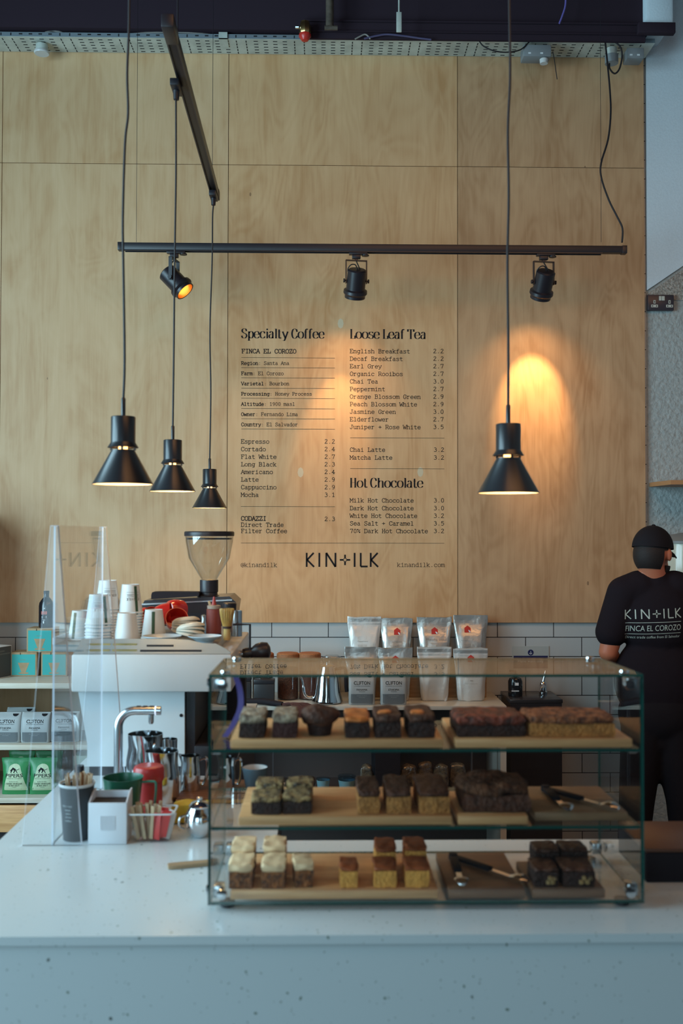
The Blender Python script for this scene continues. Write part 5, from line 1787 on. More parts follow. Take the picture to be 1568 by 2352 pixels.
def pouch(px, Y, w_px, py_top, z, logo, label, group, white, seed, text=None):
    c = A(px, 1500, Y)
    t = thing('tea_pouch', label, 'pouch', (c.x, Y, z), 0, group)
    W = w_px / FPX * Y
    h = A(px, py_top, Y).z - z
    rings = []
    n = 36
    for z_, kx, d in ((0, .72, .034), (.006, .76, .036), (.03, .80, .037), (.07, .83, .036), (.12, .88, .028), (.16, .93, .018), (.19, .97, .008), (.205, 1.0, .0035), (.225, 1.0, .0025), (.24, 1.0, .0022)):
        z2 = z_ * h / .24
        rg = []
        for i in range(n):
            a = 2 * PI * i / n
            cx, cy = math.cos(a), math.sin(a)
            e = .55
            wr = noise.noise(Vector((cx * 3.1 + seed * 3, z_ * 22, cy * 1.5))) * .011 * min(1, d / .02) + noise.noise(Vector((cx * 7 + seed, z_ * 45, cy))) * .004 * min(1, d / .02)
            sw = noise.noise(Vector((cx * 1.7, seed, z_ * 6))) * .004
            rg.append((W / 2 * kx * math.copysign(abs(cx) ** e, cx), d * math.copysign(abs(cy) ** e, cy) + wr + sw + .038, z2 + (noise.noise(Vector((cx * 1.5, seed, 3))) * .006 if z_ > .2 else 0)))
        rings.append(rg)
    b = obj('pouch_body', MB().loft(rings), FOILW if white else FOIL, t, 75)
    m = MB().patch(lambda v: -W * .485, lambda v: W * .485, h * .850, h * .858, 16, 2)
    obj('zip_seal', decal(m, b, .0012), FOIL, t)
    m = MB().patch(lambda v: -W * .49, lambda v: W * .49, h * .905, h * .965, 16, 2)
    obj('heat_seal', decal(m, b, .0009), FOIL, t)
    if logo is not None:
        lx, lz = logo[0] * W, logo[1] * h
        u = .0165
        m = MB()
        m.patch(lambda v: lx - u, lambda v: lx + u, lz - u * .95, lz + u * .45, 4, 4)
        m.patch(lambda v: lx - u * (1 - (v - lz - u * .45) / (u * .75)), lambda v: lx + u * (1 - (v - lz - u * .45) / (u * .75)), lz + u * .45, lz + u * 1.18, 3, 3)
        obj('house_logo', decal(m, b, .0014), REDL, t)
        m = MB().patch(lambda v: lx + u * .25 - .0 - .006 * math.sin((v - lz + u * 1.0) / (u * .9) * PI) * .6 - (v - lz) * .5, lambda v: lx + u * .25 + .006 * math.sin((v - lz + u * 1.0) / (u * .9) * PI) - (v - lz) * .5, lz - u * .98, lz - u * .12, 2, 5)
        obj('leaf', decal(m, b, .0018), PAPER, t)
    m = MB()
    if text:
        for i, (s_, zf, cap_, wf, xf) in enumerate(text):
            txt(m, s_, xf * W, h * zf, cap_, 'c', wf * W)
    if len(m.bm.verts):
        obj('fine_print', decal(m, b, .0016), PRINTG, t, 0)
    else:
        m.bm.free()
    return t


fine = [('Green tea', .50, .0045, .30, .02), ('Loose leaf tea', .42, .0035, .42, .02), ('rich and smooth', .39, .0035, .38, .02), ('100g', .35, .003, .12, .02)]
fine2 = [('Matcha tea', .53, .011, .50, .0), ('Whole leaf', .46, .0045, .22, 0), ('Contents', .42, .003, .15, 0), ('organic leaf', .39, .003, .17, 0), ('100g', .36, .003, .1, 0), ('best before', .30, .003, .16, 0)]
fine3 = [('Earl Grey', .50, .004, .22, -.18), ('loose leaf', .43, .0032, .26, -.15), ('tea blend of', .41, .0032, .25, -.15), ('black leaf', .39, .0032, .25, -.15), ('and citrus', .37, .0032, .25, -.15), ('oil 100g', .35, .0032, .22, -.15)]
fine4 = [('Peppermint', .50, .005, .30, -.05), ('loose leaf', .43, .0032, .27, -.06), ('herbal tea', .41, .0032, .26, -.06), ('infusion', .39, .0032, .27, -.06), ('caffeine', .37, .0032, .24, -.06), ('free 100g', .35, .0032, .22, -.06)]
zrow = Zw + zr_ + .0006
grp = 'silver tea pouches, back row'
pouch(837, 5.125, 78, 1418, zrow, None, 'plain silver pouch without a logo, leftmost of the back row', grp, True, 1, fine4)
pouch(911, 5.13, 76, 1421, zrow, (.02, .72), 'silver pouch with red house logo, second from the left in the back row', grp, False, 2, fine)
pouch(999, 5.125, 81, 1419, zrow, (.0, .72), 'silver pouch with red logo and large coloured word, third in the back row', grp, False, 3, fine2)
pouch(1083, 5.13, 80, 1414, zrow, (-.10, .72), 'silver pouch with red house logo, rightmost and tallest of the back row', grp, False, 4, fine3)
grp = 'silver tea pouches, front row'
pouch(831, 4.965, 80, 1488, Zw, None, 'silver pouch without a logo, leftmost of the front row', grp, False, 5)
pouch(909, 4.965, 80, 1490, Zw, (.0, .78), 'silver pouch with red house logo, second in the front row, behind a grey coffee bag', grp, False, 6)
pouch(999, 4.965, 80, 1488, Zw, None, 'plain white pouch, third in the front row', grp, True, 7)
pouch(1083, 4.965, 80, 1491, Zw, (.0, .80), 'white pouch with red house logo, rightmost of the front row', grp, True, 8, [('Chai', .46, .004, .5, 0), ('80', .38, .006, .08, 0), ('loose leaf tea', .33, .003, .34, 0)])
for px, org, lb in ((831, 'PANAMA', 'dark grey coffee bag marked Panama before the left silver pouch'), (904, 'ETHIOPIA', 'dark grey coffee bag marked Ethiopia before the second silver pouch')):
    grey_bag((A(px, 1600, 4.855).x, 4.855, Zw), org, lb, 'grey coffee bags on the back counter', .128, .150)

# things on the dark shelf below
TUBB = mat('pale_blue_tub', (.22, .40, .44), .35)
LIDB = glass('tub_lid_clear', (.75, .85, .92), 1.5)
for i, (px, Y, r_, lb) in enumerate(((742, 4.93, .033, 'pale blue plastic pot, left of the pair on the dark shelf'), (796, 4.93, .042, 'pale blue plastic pot, right of the pair on the dark shelf'))):
    c = A(px, 1800, Y)
    t = thing('plastic_pot', lb, 'pot', (c.x, Y, zsf + .0006), 0, 'pale blue pots under the back counter')
    obj('pot_wall', MB().lathe([(0, 0), (r_ * .75, 0), (r_, .065), (r_ * .97, .065), (r_ * .72, .003), (0, .003)], 32), TUBB, t)
    for k_ in range(1 + i):
        obj('pot_lid', MB().lathe([(0, .066 + k_ * .012), (r_ * 1.04, .066 + k_ * .012), (r_ * 1.06, .072 + k_ * .012), (r_ * .85, .076 + k_ * .012), (0, .076 + k_ * .012)], 32), LIDB, t)
PKT = mat('clear_packet', (.20, .15, .09), .16, .0, spec=.9, bump=.9, bscale=26, var=.6, vscale=40, col2=(.035, .03, .03))
for i, (px, Y, w_, h_, tilt, lb) in enumerate(((842, 4.95, .058, .13, .3, 'shiny food packet leaning beside the black divider'), (938, 4.95, .075, .13, .35, 'shiny food packet, first one right of the black divider'), (975, 4.97, .075, .14, .25, 'shiny food packet, second right of the black divider'), (1012, 4.95, .07, .13, .3, 'shiny food packet, third right of the black divider'), (1050, 4.98, .075, .13, .2, 'dark food packet standing nearest the metal upright'), (705, 4.97, .07, .07, .2, 'low dark packet left of the pale blue pots'))):
    c = A(px, 1780, Y)
    m = MB().rough((w_, .04, h_), 6, .007, i + 20, 28, .55)
    single('food_packet', m, PKT, lb, 'packet', (c.x, Y, zsf + .0006), (0, 0, (i % 3 - 1) * .25), 'shiny packets under the back counter', 60)

# sink corner at the right of the back counter
sk0, sk1 = A(1172, 1606, 4.98).x, A(1290, 1606, 4.98).x
zk = A(1230, 1606, 4.98).z
snk = thing('sink_unit', 'small black hand-wash sink unit at the right of the back counter', 'sink', ((sk0 + sk1) / 2, 4.98, 0))
hk2 = (sk1 - sk0) / 2
obj('cabinet', MB().bb(-hk2, hk2, 0, .26, 0, zk - .02), mat('sink_black', (.022, .018, .020), .3), snk)
obj('basin_rim', MB().bb(-hk2 - .004, hk2 + .004, -.004, .266, zk - .0195, zk, .003), mat('sink_rim', (.030, .026, .028), .2), snk)
c = A(1247, 1603, 5.14)
tp2 = thing('mixer_tap', 'chrome mixer tap over the black sink', 'tap', (c.x, 5.14, zk + .0006))
obj('tap_body', MB().lathe([(0, 0), (.021, 0), (.022, .012), (.018, .016), (.017, .055), (.013, .062), (0, .064)], 24), POLISHED, tp2)
obj('spout', MB().tube(catmull([(0, -.010, .036), (-.012, -.05, .050), (-.028, -.10, .046), (-.032, -.115, .032)], False, 5), .010, 12), POLISHED, tp2)
obj('lever', MB().tube([(0, 0, .063), (.010, .004, .10), (.014, .006, .118)], [.008, .007, .006], 10), POLISHED, tp2)
c = A(1183, 1603, 5.08)
sp2 = thing('soap_bottle', 'black glossy pump bottle beside the sink tap', 'bottle', (c.x, 5.08, zk + .0006))
obj('bottle_body', MB().lathe([(0, 0), (.034, 0), (.0365, .004), (.0365, .075), (.030, .090), (.012, .098), (.012, .108), (0, .108)], 32), mat('black_bottle', (.012, .012, .014), .12), sp2)
obj('pump', MB().tube([(0, 0, .1085), (0, 0, .125)], .006, 10).tube([(0, 0, .125), (-.03, -.01, .128)], .005, 8), BLACK, sp2)
obj('label_mark', MB().bb(-.008, .010, -.0378, -.0372, .058, .072).bb(-.026, .012, -.0378, -.0372, .028, .033), PAPER, sp2)
sg = thing('hand_wash_sign', 'white sign with a blue disc and blue band on the tiles above the sink', 'sign', tuple(A(1218, 1545, YT - .002)))
q = Vector(sg.location)
a_, b_ = A(1176, 1484, YT) - q, A(1260, 1545, YT) - q
obj('plate', MB().bb(a_.x, b_.x, -.002, .001, 0, a_.z), mat('sign_white', (.40, .43, .42), .4), sg)
BLUE = mat('sign_blue', (.012, .016, .085), .4)
cz = (A(1218, 1498.5, YT) - q)
obj('blue_disc', MB().disc(cz.x, cz.z, .0155, -.0026, 28), BLUE, sg)
obj('disc_symbol', MB().ribbon([(cz.x, cz.z + .008), (cz.x, cz.z - .003)], .0013, -.0030).ribbon(catmull([(cz.x - .007, cz.z - .002), (cz.x, cz.z - .008), (cz.x + .007, cz.z - .002)], False, 4), .0013, -.0030), PAPER, sg, 0)
obj('blue_band', MB().rect(a_.x + .006, b_.x - .006, (A(1218, 1535, YT) - q).z, (A(1218, 1506, YT) - q).z, -.0026), BLUE, sg)
obj('band_lettering', txt(MB(), 'Hand wash only', cz.x, (A(1218, 1521, YT) - q).z, .016, 'c', .135, .0, -.0030), PAPER, sg, 0)

# ------------------------------------------------------------------ glass display case
yF = 1.938
yK = 2.243
SLOPE = .0065
cx0, cx1 = A(478, 1800, yF).x, A(1478, 1800, yF).x
zT = A(978, 1549, yF).z
zS1 = A(978, 1722, yF).z
zS2 = A(978, 1900, yF).z
zB = ZC + .012
G2 = [GLASS, GEDGE]
case = thing('display_case', 'three-level glass display case of cakes on the counter in front', 'display case', ((cx0 + cx1) / 2, yF, ZC))
q = Vector(case.location)
hx = (cx1 - cx0) / 2
D = yK - yF
T = .005
pane('front_pane', -hx, hx, 0, T, zB - ZC, zT - ZC - T - .0004, G2, case, 'y')
tp_ = pane('top_pane', -hx, hx, 0, D, zT - ZC - T, zT - ZC, G2, case, 'z')
for v in tp_.data.vertices:
    v.co.z -= SLOPE * v.co.y / D
pane('base_pane', -hx + T + .0005, hx - T - .0005, T + .0005, D, zB - ZC, zB - ZC + T, G2, case, 'z')
for s_ in (-1, 1):
    a = s_ * hx
    sp_ = pane('side_pane', min(a, a - s_ * T), max(a, a - s_ * T), T + .0004, D, zB - ZC, zT - ZC - T - .0006, G2, case, 'x')
    for v in sp_.data.vertices:
        v.co.z -= SLOPE * v.co.y / D * (v.co.z > .2)
for z_ in (zS1, zS2):
    pane('glass_shelf', -hx + T + .0008, hx - T - .0008, T + .001, D - .004, z_ - ZC - .006, z_ - ZC, G2, case, 'z')
for sx in (-1, 1):
    for (y_, sgn) in ((.026, 1), (D - .026, -1)):
        for zc_ in (zB - ZC + T + .016, zT - ZC - T - .0145 - SLOPE * y_ / D):
            c_ = (sx * (hx - T - .0135), y_, zc_)
            m = MB().box(c_, (.022, .030, .024), .004)
            o = obj('corner_bracket', m, STEEL, case)
            kn = MB().lathe([(0, 0), (.0095, 0), (.0105, .0015), (.0095, .005), (0, .006)], 20, Matrix.Translation((sx * (hx + .0002), y_, zc_)) @ Matrix.Rotation(sx * PI / 2, 4, 'Y'))
            obj('bracket_screw', kn, POLISHED, o)
            if sgn > 0:
                kn = MB().lathe([(0, 0), (.0095, 0), (.0105, .0015), (.0095, .005), (0, .006)], 20, Matrix.Translation((sx * (hx - T - .022), -.0002, zc_)) @ Matrix.Rotation(PI / 2, 4, 'X'))
                obj('bracket_screw', kn, POLISHED, o)
        kn = MB().lathe([(0, 0), (.0095, 0), (.0105, .0015), (.0095, .005), (0, .006)], 20, Matrix.Translation((sx * (hx - .030), y_, zT - ZC + .0002 - SLOPE * y_ / D)))
        obj('bracket_screw', kn, POLISHED, case)
    for y_ in (.030, D - .03):
        obj('foot', MB().lathe([(0, 0.0002), (.013, .0002), (.015, .002), (.015, .0115), (0, .0115)], 20, None, (sx * (hx - .035), y_, 0)), BLACK, case)
    for z_ in (zS1, zS2):
        for y_ in (.03, D - .03):
            obj('shelf_peg', MB().tube([(sx * (hx - T - .0005), y_, z_ - ZC - .0105), (sx * (hx - T - .016), y_, z_ - ZC - .0105)], .004, 10), POLISHED, case)

# serving boards
YB_0, YB_1 = 1.951, 2.178
TB = .017


def board(px0, px1, z, m, label, y0=YB_0, y1=YB_1, th=TB):
    a, b = A(px0, 1700, y0).x, A(px1, 1700, y0).x
    w_ = (b - a) / 2
    mb = MB().bb(-w_, w_, 0, y1 - y0, 0, th, .002)
    return single('serving_board', mb, m, label, 'board', ((a + b) / 2, y0, z + .0005))


z1, z2, z3 = zS1 + .001 + TB, zS2 + .001 + TB, zB + T + .001 + TB
board(529, 1018, zS1, BOARD, 'long pale serving board on the upper left glass shelf')
board(1046, 1452, zS1, BOARD, 'long pale serving board on the upper right glass shelf')
board(548, 1038, zS2, BOARD, 'wide pale serving board on the middle shelf, left side')
board(1052, 1212, zS2, BOARD, 'short pale serving board under the dark crumbly loaf on the middle shelf', YB_0, 2.14)
board(1228, 1440, zS2, wood('brown_board', (.30, .17, .085), (.21, .115, .055), (3, 40, 40)), 'brown serving board under the tongs on the middle shelf', 1.975, YB_1)
board(530, 1006, zB + T, BOARD, 'pale serving board with carrot and lemon slices on the case floor')
board(1030, 1205, zB + T, WALNUT, 'dark serving board under the tongs on the case floor')
board(1222, 1388, zB + T, WALNUT, 'small dark serving board under the chocolate brownies at the lower right', YB_0, 2.12)

CHOC = mat('chocolate_sponge', (.050, .017, .010), .75, bump=.8, bscale=160, var=.5, vscale=90)
CHOC2 = mat('brown_crust', (.13, .044, .020), .7, bump=.8, bscale=120, var=.55, vscale=70)
COCO = mat('coconut_cream', (.68, .53, .36), .8, bump=1.0, bscale=150, var=.45, vscale=45, col2=(.16, .11, .08))
ORNG = mat('orange_glaze', (.85, .25, .055), .45, var=.5, vscale=45, bump=.3, bscale=90)
NUTS = mat('nut_topping', (.55, .34, .13), .7, bump=1.0, bscale=150, var=1, vscale=60, col2=(.035, .018, .012))
CARROT = mat('carrot_sponge', (.42, .140, .036), .85, bump=1.0, bscale=170, var=.6, vscale=110, col2=(.10, .035, .015))
ICING = mat('cream_icing', (.95, .66, .38), .5, bump=.15, bscale=50)
LEMON = mat('lemon_sponge', (.95, .43, .085), .85, bump=.6, bscale=190, var=.25, vscale=90)
LCRUST = mat('baked_crust', (.42, .095, .020), .6, var=.4, vscale=50)
GOLD = mat('golden_sponge', (.62, .25, .060), .85, bump=.7, bscale=160, var=.4, vscale=90)
FLAP = mat('flapjack', (.42, .14, .048), .8, bump=1.0, bscale=120, var=.65, vscale=60, col2=(.09, .03, .015))
REDB = mat('red_brown_topping', (.32, .065, .030), .7, bump=1.0, bscale=90, var=.6, vscale=45, col2=(.05, .018, .012))


def cake(name, part1, part2, px0, px1, y0, y1, z, h1, h2, m1, m2, label, cat, seed, rz=0, group=None, over=.0):
    """block of sponge with a topping; px range is read at the front face"""
    a, b = A(px0, 1700, y0).x, A(px1, 1700, y0).x
    w_, d_ = b - a, y1 - y0
    t = thing(name, label, cat, ((a + b) / 2, (y0 + y1) / 2, z + .0006), rz, group)
    obj(part1, MB().rough((w_, d_, h1), 6, .0018, seed, 70, .10), m1, t, 60)
    if part2:
        obj(part2, MB().rough((w_ + over, d_ + over, h2), 8, .0028, seed + 3, 60, .28, (0, 0, h1 - .0012)), m2, t, 60)
    return t


FY = 1.960
cake('coconut_brownie', 'sponge', 'coconut_topping', 548, 607, FY, 2.075, z1, .028, .016, CHOC, COCO, 'dark brownie slab topped with white coconut cream, far left of the top shelf', 'cake', 1)
cake('coconut_brownie', 'sponge', 'coconut_topping', 625, 682, FY, 2.07, z1, .030, .015, mat('red_sponge', (.065, .018, .014), .8, bump=.8, bscale=160), COCO, 'second coconut topped brownie on the top shelf, reddish sponge', 'cake', 2)
# round muffin
c = A(734, 1700, 2.0)
t = thing('muffin', 'round dark muffin between the coconut brownies and the orange topped cakes', 'muffin', (c.x, 2.0, z1 + .0006))
obj('muffin_base', MB().lathe([(0, 0), (.022, 0), (.027, .022), (0, .022)], 28), CHOC, t)
obj('muffin_top', MB().rough((.062, .062, .034), 7, .005, 8, 40, .9, (0, 0, .020)), CHOC2, t, 70)
for i, (a, b, y1_, lb) in enumerate(((793, 849, 2.08, 'dark cake with a flat orange glaze, middle of the top shelf'), (862, 922, 2.09, 'dark cake with an orange patch, second of the orange topped three'), (938, 1000, 2.09, 'dark cake with an orange patch, third of the orange topped three'))):
    t = cake('orange_cake', 'sponge', 'dark_topping' if i else 'orange_glaze', a, b, FY, y1_, z1, .030, .010 if i == 0 else .014, CHOC, CHOC2 if i else ORNG, lb, 'cake', 10 + i)
    if i:
        obj('orange_patch', MB().rough((.024, .03, .006), 5, .002, i, 60, .6, (-.006, -.025, .0405)), ORNG, t, 60)
cake('tray_bake', 'base', 'red_topping', 1050, 1208, FY + .006, 2.09, z1, .022, .018, CHOC, REDB, 'long dark tray bake with red brown topping on the upper right board', 'tray bake', 21)
cake('flapjack', 'base', 'baked_top', 1216, 1415, FY + .004, 2.08, z1, .026, .014, GOLD, FLAP, 'long golden flapjack slab at the right end of the top shelf', 'tray bake', 22)

for i, (a, b, y0, y1, lb) in enumerate(((577, 645, FY, 2.035, 'nut topped dark brownie, front left of the middle shelf'), (588, 650, 2.042, 2.11, 'nut topped dark brownie, back left of the middle shelf'), (650, 716, FY + .004, 2.04, 'nut topped dark brownie, front right of the nutty four'), (657, 718, 2.047, 2.11, 'nut topped dark brownie, back right of the nutty four'))):
    cake('nut_brownie', 'sponge', 'nut_topping', a, b, y0, y1, z2, .024, .010 + .006 * (y0 > 2), CHOC, NUTS, lb, 'brownie', 30 + i, 0, 'nut brownies on the middle shelf')
for i, (a, b, y1, lb) in enumerate(((822, 872, 2.09, 'loaf slice with dark top, left of three on the middle shelf'), (888, 945, 2.10, 'loaf slice with dark top, middle of three on the middle shelf'), (962, 1034, 2.105, 'loaf slice with dark top, right of three, next to the crumbly loaf'))):
    cake('loaf_slice', 'sponge', 'dark_crust', a, b, FY, y1, z2, .034, .012, GOLD, CHOC2, lb, 'cake slice', 40 + i, 0, 'loaf slices on the middle shelf')
a, b = A(1058, 1700, 2.0).x, A(1212, 1700, 2.0).x
t = thing('crumble_loaf', 'big dark crumbly loaf on the short board of the middle shelf', 'loaf', ((a + b) / 2, 2.035, z2 + .0006))
obj('loaf_base', MB().rough((b - a, .13, .034), 7, .004, 51, 50, .2), CHOC2, t, 60)
obj('crumble_top', MB().rough((b - a - .008, .125, .024), 9, .008, 52, 55, .6, (0, 0, .030)), mat('dark_crumble', (.19, .068, .026), .85, bump=1.2, bscale=110, var=.6, vscale=60), t, 60)

for i, (a, b, y0, y1, rz, lb) in enumerate(((527, 580, FY, 2.035, 0, 'iced carrot cake slice, front of the left pair'), (533, 584, 2.042, 2.115, 0, 'iced carrot cake slice, back of the left pair'), (601, 655, FY, 2.03, 0, 'iced carrot cake slice, front of the second pair'), (605, 656, 2.04, 2.115, 0, 'iced carrot cake slice, back of the second pair'), (674, 716, FY + .006, 2.03, R(7), 'single iced carrot cake slice, slightly turned, right of the pairs'))):
    cake('carrot_cake_slice', 'sponge', 'icing', a, b, y0, y1, z3, .033 + .010 * (y0 > 2.03), .015, CARROT, ICING, lb, 'cake slice', 60 + i, rz, 'carrot cake slices', .002)
for i, (a, b, y0, y1, lb) in enumerate(((781, 822, FY, 2.03, 'single lemon cake slice, leftmost of the yellow slices'), (859, 911, FY, 2.03, 'lemon cake slice, front of the middle yellow pair'), (862, 910, 2.038, 2.115, 'lemon cake slice, back of the middle yellow pair'), (931, 986, FY, 2.035, 'lemon cake slice, front of the right yellow pair'), (930, 980, 2.043, 2.12, 'lemon cake slice, back of the right yellow pair'))):
    cake('lemon_cake_slice', 'sponge', 'baked_crust', a, b, y0, y1, z3, .033 + .012 * (y0 > 2.03), .008, LEMON, LCRUST, lb, 'cake slice', 70 + i, 0, 'lemon cake slices')
for i, (a, b, y0, y1, dz, lb) in enumerate(((1226, 1282, FY, 2.03, 0, 'chocolate brownie at the front left of the small dark board'), (1228, 1284, 2.04, 2.10, 0, 'chocolate brownie at the back left of the small dark board'), (1292, 1366, FY, 2.035, 0, 'chocolate brownie at the front right with pale nuts'), (1290, 1350, 2.045, 2.105, 0, 'chocolate brownie at the back right of the small dark board'))):
    t = cake('chocolate_brownie', 'sponge', 'crackled_top', a, b, y0, y1, z3, .030 + .012 * (y0 > 2.03), .008, CHOC, mat('crackled_top', (.13, .046, .024), .45, bump=1.0, bscale=70, var=.5, vscale=50), lb, 'brownie', 80 + i, 0, 'chocolate brownies on the case floor')
    if y0 < 2.0:
        random.seed(i)
        for k_ in range(4):
            w_ = A(b, 1700, y0).x - A(a, 1700, y0).x
            obj('nut_piece', MB().rough((.008, .005, .008), 3, .001, k_, 90, .8, (w_ * (.05 + .10 * k_), -(y1 - y0) / 2 - .0005, .006 + .008 * (k_ % 2))), NUTS, t, 60)


def tongs(px, py, z, tips, label):
    a = G(px, py, z + .012)
    t = thing('serving_tongs', label, 'tongs', (a.x, a.y, z + .0008))
    for i, (tx, tyy) in enumerate(tips):
        b = G(tx, tyy, z + .006)
        v = Vector((b.x - a.x, b.y - a.y, 0))
        L = v.length
        M = Matrix.Rotation(math.atan2(v.y, v.x), 4, 'Z')
        zz = .0045 + i * .0005
        ar = obj('arm', MB().bb(0, L * .80, -.0055, .0055, zz, zz + .0016, 0, M).loft([[(L * .79 + k * L * .035, w_ * math.cos(R(th)), zz + .001 + .004 * abs(math.sin(R(th))) * (1 if th < 180 else -.3) + (.006 * math.sin(k / 6 * PI))) for th in range(0, 360, 45)] for k, w_ in enumerate((.0055, .010, .0135, .0145, .013, .010, .004))], M), POLISHED, t)
        obj('grip', MB().bb(.004, L * .52, -.0085, .0085, zz - .0025, zz + .006, .0025, M), BLACK_MATT, ar)
    obj('hinge', MB().lathe([(0, .001), (.009, .001), (.010, .005), (.009, .013), (0, .013)], 20), BLACK_MATT, t)
    return t


tongs(1040, 1962, z3, ((1212, 2026), (1062, 2034)), 'black handled tongs on the dark board of the case floor')
tongs(1252, 1806, z2, ((1420, 1858), (1306, 1862)), 'black handled tongs with shiny tips on the middle shelf')

PURP = mat('purple_reflection_strip', (.09, .07, .27), .35)  # purple strip added in place of a reflection in the left glass
c = A(516, 1700, 2.02)
rb = MB()
pts = catmull([(0, 0, .002), (.018, .01, .030), (.030, .02, .062), (.026, .03, .100), (.012, .04, .130)], False, 5)
rb.loft([[(p[0] - .006, p[1] - .001, p[2]), (p[0] + .006, p[1] - .001, p[2]), (p[0] + .006, p[1] + .001, p[2]), (p[0] - .006, p[1] + .001, p[2])] for p in pts])
single('purple_reflection_strip', rb, PURP, 'curved purple strip imitating a glass reflection, left end of the top shelf', 'ribbon', (cx0 + T + .016, 2.05, zS1 + .0008))

# hand brush lying over the edge of the back counter
c = A(560, 1603, 4.90)
hbq = thing('hand_brush', 'hand brush with black handle and dark red bristles drooping over the back counter edge', 'brush', (c.x, 4.89, Zw))
b2 = A(648, 1628, 4.80) - Vector(hbq.location)
obj('handle', MB().tube([(0, 0, .016), (b2.x * .5, -.03, .019), (b2.x, -.085, .012)], [.011, .016, .013], 12), BLACK_MATT, hbq)
m = MB()
random.seed(9)
for i in range(60):
    u = i / 59
    x0 = b2.x - .01 + .03 * u
    m.tube(catmull([(x0, -.085, .010 + .006 * math.sin(i)), (x0 + .05 + .05 * u, -.10, .022 - .01 * random.random()), (x0 + .06 + .10 * u, -.115, -.02), (x0 + .06 + .115 * u, -.118, -.085 + .02 * random.random())], False, 4), .0024, 5)
o = obj('bristles', m, mat('red_bristle', (.10, .030, .022), .7), hbq)
o['kind'] = 'stuff'

# ------------------------------------------------------------------ right-hand side
c0, c1 = G(1480, 2028, ZC), G(1760, 2028, ZC)
bx = thing('till_box', 'low black box with a brown top on the counter right of the glass case', 'box', ((c0.x + c1.x) / 2 + .004, c0.y, Z0))
hwb = (c1.x - c0.x) / 2
obj('box_body', MB().bb(-hwb, hwb, 0, .20, 0, .062, .003), BLACK_MATT, bx)
obj('box_top', MB().bb(-hwb - .001, hwb + .001, -.001, .201, .0625, .070, .002), mat('brown_top', (.10, .040, .022), .35), bx)

zsh = A(1548, 1113, 5.0).z
xs0 = A(1529, 1107, 5.0).x
single('wall_shelf', MB().slab([(xs0, YT - .05), (xs0 + .02, 4.985), (xs0 + .9, 4.93), (xs0 + .9, YT - .003), (xs0, YT - .003)], 0, .022), mat('orange_wood', (.42, .20, .085), .5), 'orange brown wooden wall shelf entering at the right edge', 'shelf', (0, 0, zsh))
xd = A(1580, 1300, 5.12)
zl = A(1580, 1445, 5.12).z
lsh = thing('added_bracket_shelf', 'plain shelf added on the right wall, unseen behind the man, to carry the dispenser', 'shelf', (xd.x, YT - .001, zl - .021))  # unseen shelf added as support for the dispenser
obj('board', MB().bb(-.22, .5, -.30, 0, 0, .02, .001), SHELFW, lsh)
obj('bracket', MB().bb(.0, .02, -.22, -.001, -.012, -.0005).bb(.0, .02, -.014, -.001, -.18, -.0125), BLACK, lsh)
ds = thing('drinks_dispenser', 'cream cylindrical dispenser with a grey lid behind the man on the right', 'dispenser', (xd.x, 5.12, zl))
hd = A(1580, 1246, 5.12).z - zl
rr = .135
obj('tank', MB().lathe([(0, .0005), (rr * .9, .0005), (rr, .02), (rr, hd - .03), (rr * .96, hd - .004), (0, hd - .004)], 48), mat('cream_tank', (.56, .53, .42), .15), ds)
obj('lid', MB().lathe([(0, hd - .0035), (rr * 1.04, hd - .0035), (rr * 1.04, hd + .008), (rr * .7, hd + .040), (0, hd + .055)], 48), mat('grey_lid', (.20, .20, .19), .5), ds)

# ------------------------------------------------------------------ the man at the back wall
YP = 4.62
PX = A(1508, 1700, YP).x
man = thing('person', 'man seen from behind in black cap, black printed t-shirt and black trousers', 'person', (PX, YP, 0))
mqv = Vector((PX, YP, 0))


def P(px, py, Y=YP):
    return A(px, py, Y) - mqv


def ell(mb, c, r, M=None, seg=28):
    pr = [(math.sin(PI * i / 16), -math.cos(PI * i / 16)) for i in range(17)]
    pr[0], pr[-1] = (0, -1), (0, 1)
    Mx = Matrix.Translation(c) @ Matrix.Diagonal((*r, 1))
    return mb.lathe(pr, seg, (M @ Mx) if M is not None else Mx)


def limb(mb, pts, rad, flat=1.0):
    for i in range(len(pts) - 1):
        a, b = Vector(pts[i]), Vector(pts[i + 1])
        n = 6
        mb.tube([a.lerp(b, k / n) for k in range(n + 1)], [rad[i] + (rad[i + 1] - rad[i]) * k / n for k in range(n + 1)], 20)
    for p, r in zip(pts, rad):
        ell(mb, p, (r, r, r))
    return mb


def fused(name, mb, m, parent, voxel=.008, smooth=6):
    o = obj(name, mb, m, parent, 0)
    r = o.modifiers.new('r', 'REMESH')
    r.mode = 'VOXEL'
    r.voxel_size = voxel
    s = o.modifiers.new('s', 'SMOOTH')
    s.factor = .5
    s.iterations = smooth
    dg = bpy.context.evaluated_depsgraph_get()
    me = bpy.data.meshes.new_from_object(o.evaluated_get(dg))
    o.modifiers.clear()
    old = o.data
    o.data = me
    me.name = name
    if not me.materials:
        me.materials.append(m)
    for p in me.polygons:
        p.use_smooth = True
    bpy.data.meshes.remove(old)
    return o


SKIN = mat('skin', (.52, .170, .090), .5, bump=.05, bscale=200)
SHIRT = mat('black_cotton', (.014, .010, .014), .9, spec=.15, bump=.25, bscale=24)
TROUS = mat('black_trouser', (.012, .010, .013), .9, spec=.15, bump=.3, bscale=16)
HAIR = mat('dark_hair', (.014, .008, .007), .7, bump=.25, bscale=260)
CAPM = mat('black_cap_cloth', (.013, .011, .014), .85, spec=.2)

